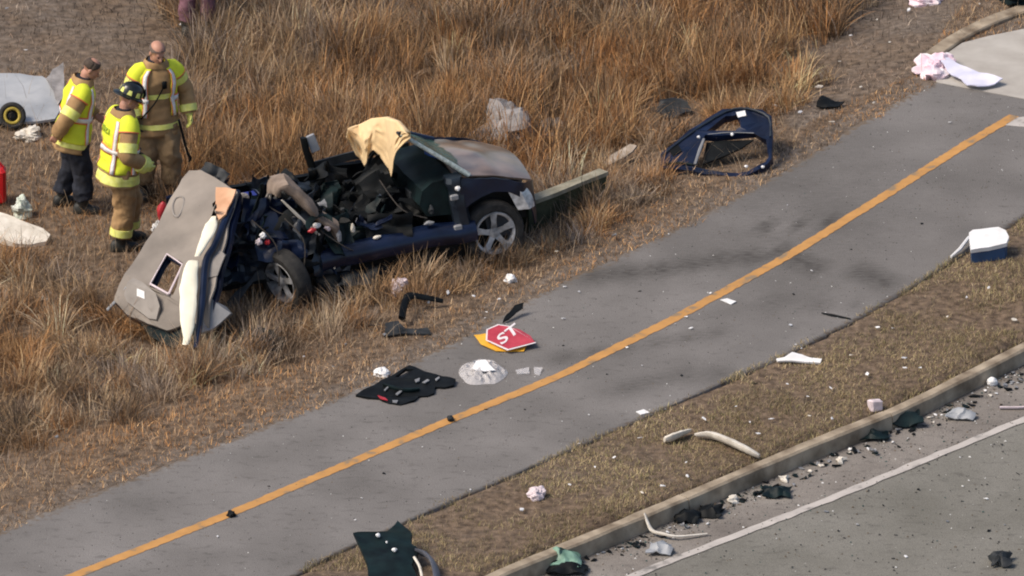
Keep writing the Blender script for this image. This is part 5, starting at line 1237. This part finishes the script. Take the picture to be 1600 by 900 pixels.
sheet_thing('white_scrap', [(994,642),(1006,639),(1016,644),(1002,647)], tilt_plane(1005, 647, 4, -90, .012), .008, 'white', 'flat white chip on the path near the verge', 'scrap', 1, .008)
# verge
bent('bumper_foam', [(1038,694),(1048,692),(1062,687),(1078,680)], [.045,.07,.055,.03], 'offwhite', 'short dirty white foam strip on the verge, left of the longer one', 'foam', .55, [.05,.055,.06,.05])
bent('bumper_foam', [(1086,687),(1112,690),(1145,702),(1170,713),(1186,720)], [.03,.07,.078,.072,.045], 'offwhite', 'long curved cream foam strip lying on the verge grass', 'foam', .5, [.05,.07,.07,.06,.05])
crumple('foam_lump', 838, 777, (.085,.09,.06), 'pinkwhite', 'round pale foam lump on the verge at bottom centre', 'foam', 5, .5)
mb = MB(); p = G(1368, 641); mb.box(p+Vector((0, 0, .06)), (.13, .10, .12), Matrix.Rotation(.4, 3, 'Z'), bev=.015); thing('carton', subdiv_noise(mb, 1, .02, 8), 'pinkwhite', 'small white and pink carton standing on the kerb joint', 'carton')
# gutter
def RZ(px, py, dz=.0): return U(px, py, ROADZ+.005+dz)
thing('trim_strip', MB().tube([U(1007,802,.02), RZ(1018,828,.06), RZ(1036,834,.05), RZ(1060,838,.04), RZ(1105,834,.02)], [.012,.03,.028,.018,.014], 7, flat=.6, sub=4), 'offwhite', 'cream bent trim strip hooked over the kerb into the gutter', 'trim', smooth=40)
def gsheet(name, px, py, w_, d_, m, label, seed, amp=.05, h=.06):
    c = RZ(px, py); mb = MB(); mb.grid(10, 8, lambda u, v: c+Vector(((u-.5)*w_, (v-.5)*d_, h*.4))+mnoise.noise_vector(Vector((u*3+seed, v*3, seed)))*amp+Vector((0, 0, h*math.sin(u*3.1)*math.sin(v*3.1))), thick=.012)
    lowest = min(p.z for p in mb.v); mb.v = [p+Vector((0, 0, ROADZ+.006-lowest)) for p in mb.v]
    return thing(name, mb, m, label, 'car part', None, 30)
gsheet('black_plastic_piece', 1075, 812, .26, .26, 'black', 'black plastic piece in the gutter right of the cream trim strip', 1)
gsheet('black_plastic_piece', 1110, 803, .22, .24, 'black', 'black plastic piece among shards in the gutter, beside a white lump', 2)
gsheet('green_plastic', 880, 884, .30, .34, 'green_bag', 'torn green plastic sheet against the kerb at the bottom edge', 3, .08, .14)
gsheet('grey_film', 1032, 862, .24, .24, 'bluegrey', 'crumpled grey plastic film in the gutter near the edge line', 4, .05)
gsheet('dark_film', 1215, 773, .28, .22, 'blackgreen', 'dark teal plastic film lying flat in the gutter', 5, .04, .03)
gsheet('black_plastic_piece', 885, 894, .40, .25, 'black', 'black plastic piece below the green sheet at the bottom edge', 6, .05)
gsheet('dark_plastic_piece', 1408, 660, .40, .3, 'blackgreen', 'dark teal plastic heap in the gutter past the kerb joint', 7, .07)
gsheet('dark_plastic_piece', 1362, 684, .34, .2, 'blackgreen', 'dark plastic heap in the gutter just before the kerb joint', 8, .06)
gsheet('grey_film', 1500, 652, .26, .2, 'bluegrey', 'pale grey plastic film in the gutter at right', 9, .05)
gsheet('dark_plastic_piece', 1562, 880, .2, .25, 'dark_grey', 'dark grey plastic piece on the road at bottom right', 10, .05)
thing('white_trim', MB().tube([RZ(1562,637,.02), RZ(1590,637,.02), RZ(1640,634,.02)], .022, 7, flat=.6), 'pinkwhite', 'straight pinkish white strip on the road at the right edge', 'trim')
crumple('white_ball', 1550, 601, (.055,.055,.05), 'white', 'round white lump in the gutter at right', 'foam', 3, .15)
for i, (x, y, r, lb) in enumerate([(1147,780,.06,'white foam lump in the gutter, beside two black plastic pieces'), (1226,746,.05,'white foam lump in the gutter close to the kerb face, below the long foam strip'), (1313,717,.05,'white foam lump in the gutter midway to the kerb joint'), (1283,726,.035,'small white foam lump between two larger ones in the gutter'), (1112,792,.045,'pale lump between black pieces in the gutter')]):
    p = RZ(x, y, r*.5); thing('foam_lump', lump(p-Vector((0, 0, r*.2)), (r*.9, r*1.1, r*.5), 'w', i, k=1.3), 'offwhite', lb, 'foam', smooth=15)

# small shards: a few shapes shared by many individuals
def shard_mesh(name, seed, m):
    mb = MB(); rnd = random.Random(seed); n = rnd.choice((4, 5, 6)); P = []
    for k in range(n): q = 2*math.pi*(k+rnd.uniform(-.3, .3))/n; r = rnd.uniform(.5, 1); P.append(Vector((r*math.cos(q), r*.7*math.sin(q), rnd.uniform(-.1, .25))))
    mb.plate(P, off=(0, 0, -.22)); me = bpy.data.meshes.new(name); lowest = min(p.z for p in mb.v)
    me.from_pydata([(p.x, p.y, p.z-lowest) for p in mb.v], [], mb.f); me.materials.append(M[m]); me.update(); return me
SH = {m: [shard_mesh('shard', 40+i*7+k, m) for k in range(5)] for i, m in enumerate(('white', 'black', 'blackgreen', 'grey', 'offwhite'))}
def shard(p, size, m, name, label, group, cat='shard'):
    o = bpy.data.objects.new(name, random.choice(SH[m])); COL.objects.link(o); o.location = p
    o.rotation_euler = (random.uniform(-.2, .2), random.uniform(-.2, .2), random.uniform(0, 6.28)); s_ = size*random.uniform(.8, 1.25); o.scale = (s_, s_*random.uniform(.6, 1), s_*random.uniform(.6, 1.1)); tag(o, label, cat, group)
for x, y in [(905,458),(1003,573),(878,660),(735,767),(1072,497),(882,450),(880,500),(758,497),(760,488),(1110,460),(565,780),(555,814),(1290,490),(1243,540),(1252,545),(1230,322),(1484,193),(1268,425),(920,650),(1080,515),(1235,510),(660,700),(340,840),(980,545),(1040,640),(905,695)]:
    p = U(x, y, .0); p.z = max(.001, gz(p.x, p.y)+.01); shard(p, random.uniform(.014, .028), 'white', 'white_shard', 'tiny white plastic shard lying on the grey path', 'white shards on the path')
for x, y in [(1065,587),(948,585),(700,560),(1240,460),(1385,405),(1440,350),(820,640),(600,740),(420,760),(1180,600),(1000,455),(760,640),(880,540),(1330,390)]:
    shard(U(x, y, .002), random.uniform(.018, .035), 'black', 'dark_shard', 'tiny dark chip lying on the grey path', 'dark chips on the path')
for x, y in [(1072,728),(1074,750),(1003,775),(1035,765),(815,802),(890,763),(1172,665),(1185,683),(1205,660),(1265,655),(1300,660),(1262,625),(1413,565),(1414,580),(1438,580),(1355,590),(1298,612),(1372,517),(1395,518),(1545,455),(1585,505),(1000,690),(930,735),(1150,640),(1330,560),(1480,500),(1510,470),(960,720),(1100,660),(1230,605)]:
    p = G(x, y); shard(p+Vector((0, 0, .035)), random.uniform(.022, .042), random.choice(('white', 'white', 'offwhite')), 'pale_shard', 'tiny pale shard lying in the verge grass between path and kerb', 'pale shards on the verge')
for x, y in [(1390,70),(1370,35),(1312,100),(1345,140),(1280,140),(1365,165),(1250,180),(1300,195),(1210,170),(1240,50),(1300,40),(1420,20),(1530,10),(1330,60)]:
    p = G(x, y); shard(p+Vector((0, 0, .03)), random.uniform(.025, .05), random.choice(('white', 'offwhite', 'offwhite')), 'pale_shard', 'tiny pale scrap on the bare ground at upper right', 'pale scraps at upper right')
for x, y in [(70,475),(560,400),(700,465),(740,470),(780,475),(670,480),(540,545),(520,580),(475,565),(600,530),(40,85),(10,20),(290,20),(285,45),(320,30),(90,690),(870,400),(960,375)]:
    p = G(x, y); shard(p+Vector((0, 0, .05)), random.uniform(.025, .05), random.choice(('white', 'offwhite', 'grey')), 'pale_shard', 'tiny pale scrap lying in the dry field grass', 'pale scraps in the field')
kxy = resample(W2([(900,868),(1010,835),(1120,790),(1240,742),(1330,708),(1400,668),(1480,640),(1560,605),(1640,565)], ROADZ), .02)
for i in range(230):
    c = kxy[random.randrange(len(kxy))]; x = c[0]+random.gauss(0, .10); y = c[1]+random.gauss(-.06, .14)
    if sdist(np.array([x]), np.array([y]), kbc)[0] > -.19: continue
    m = random.choices(('black', 'blackgreen', 'grey', 'white', 'offwhite'), (6, 4, 3, 2, 1))[0]
    w_ = m in ('white', 'offwhite')
    shard(Vector((x, y, ROADZ+.006)), random.uniform(.025, .07) if not w_ else random.uniform(.02, .04), m, 'white_shard' if w_ else 'dark_shard', 'small white shard in the gutter debris along the kerb' if w_ else 'small dark plastic shard in the gutter debris along the kerb', 'white shards in the gutter' if w_ else 'dark shards in the gutter')
for x, y in [(1435,765),(1310,830),(1340,820),(1415,870),(1480,815),(1540,780),(1570,820),(1500,715),(1565,695),(1590,740),(1545,830),(1290,800),(1380,790),(1450,725)]:
    shard(RZ(x, y), random.uniform(.02, .04), random.choice(('black', 'grey', 'white')), 'road_shard', 'tiny shard lying on the dark road beyond the white edge line', 'shards on the road')
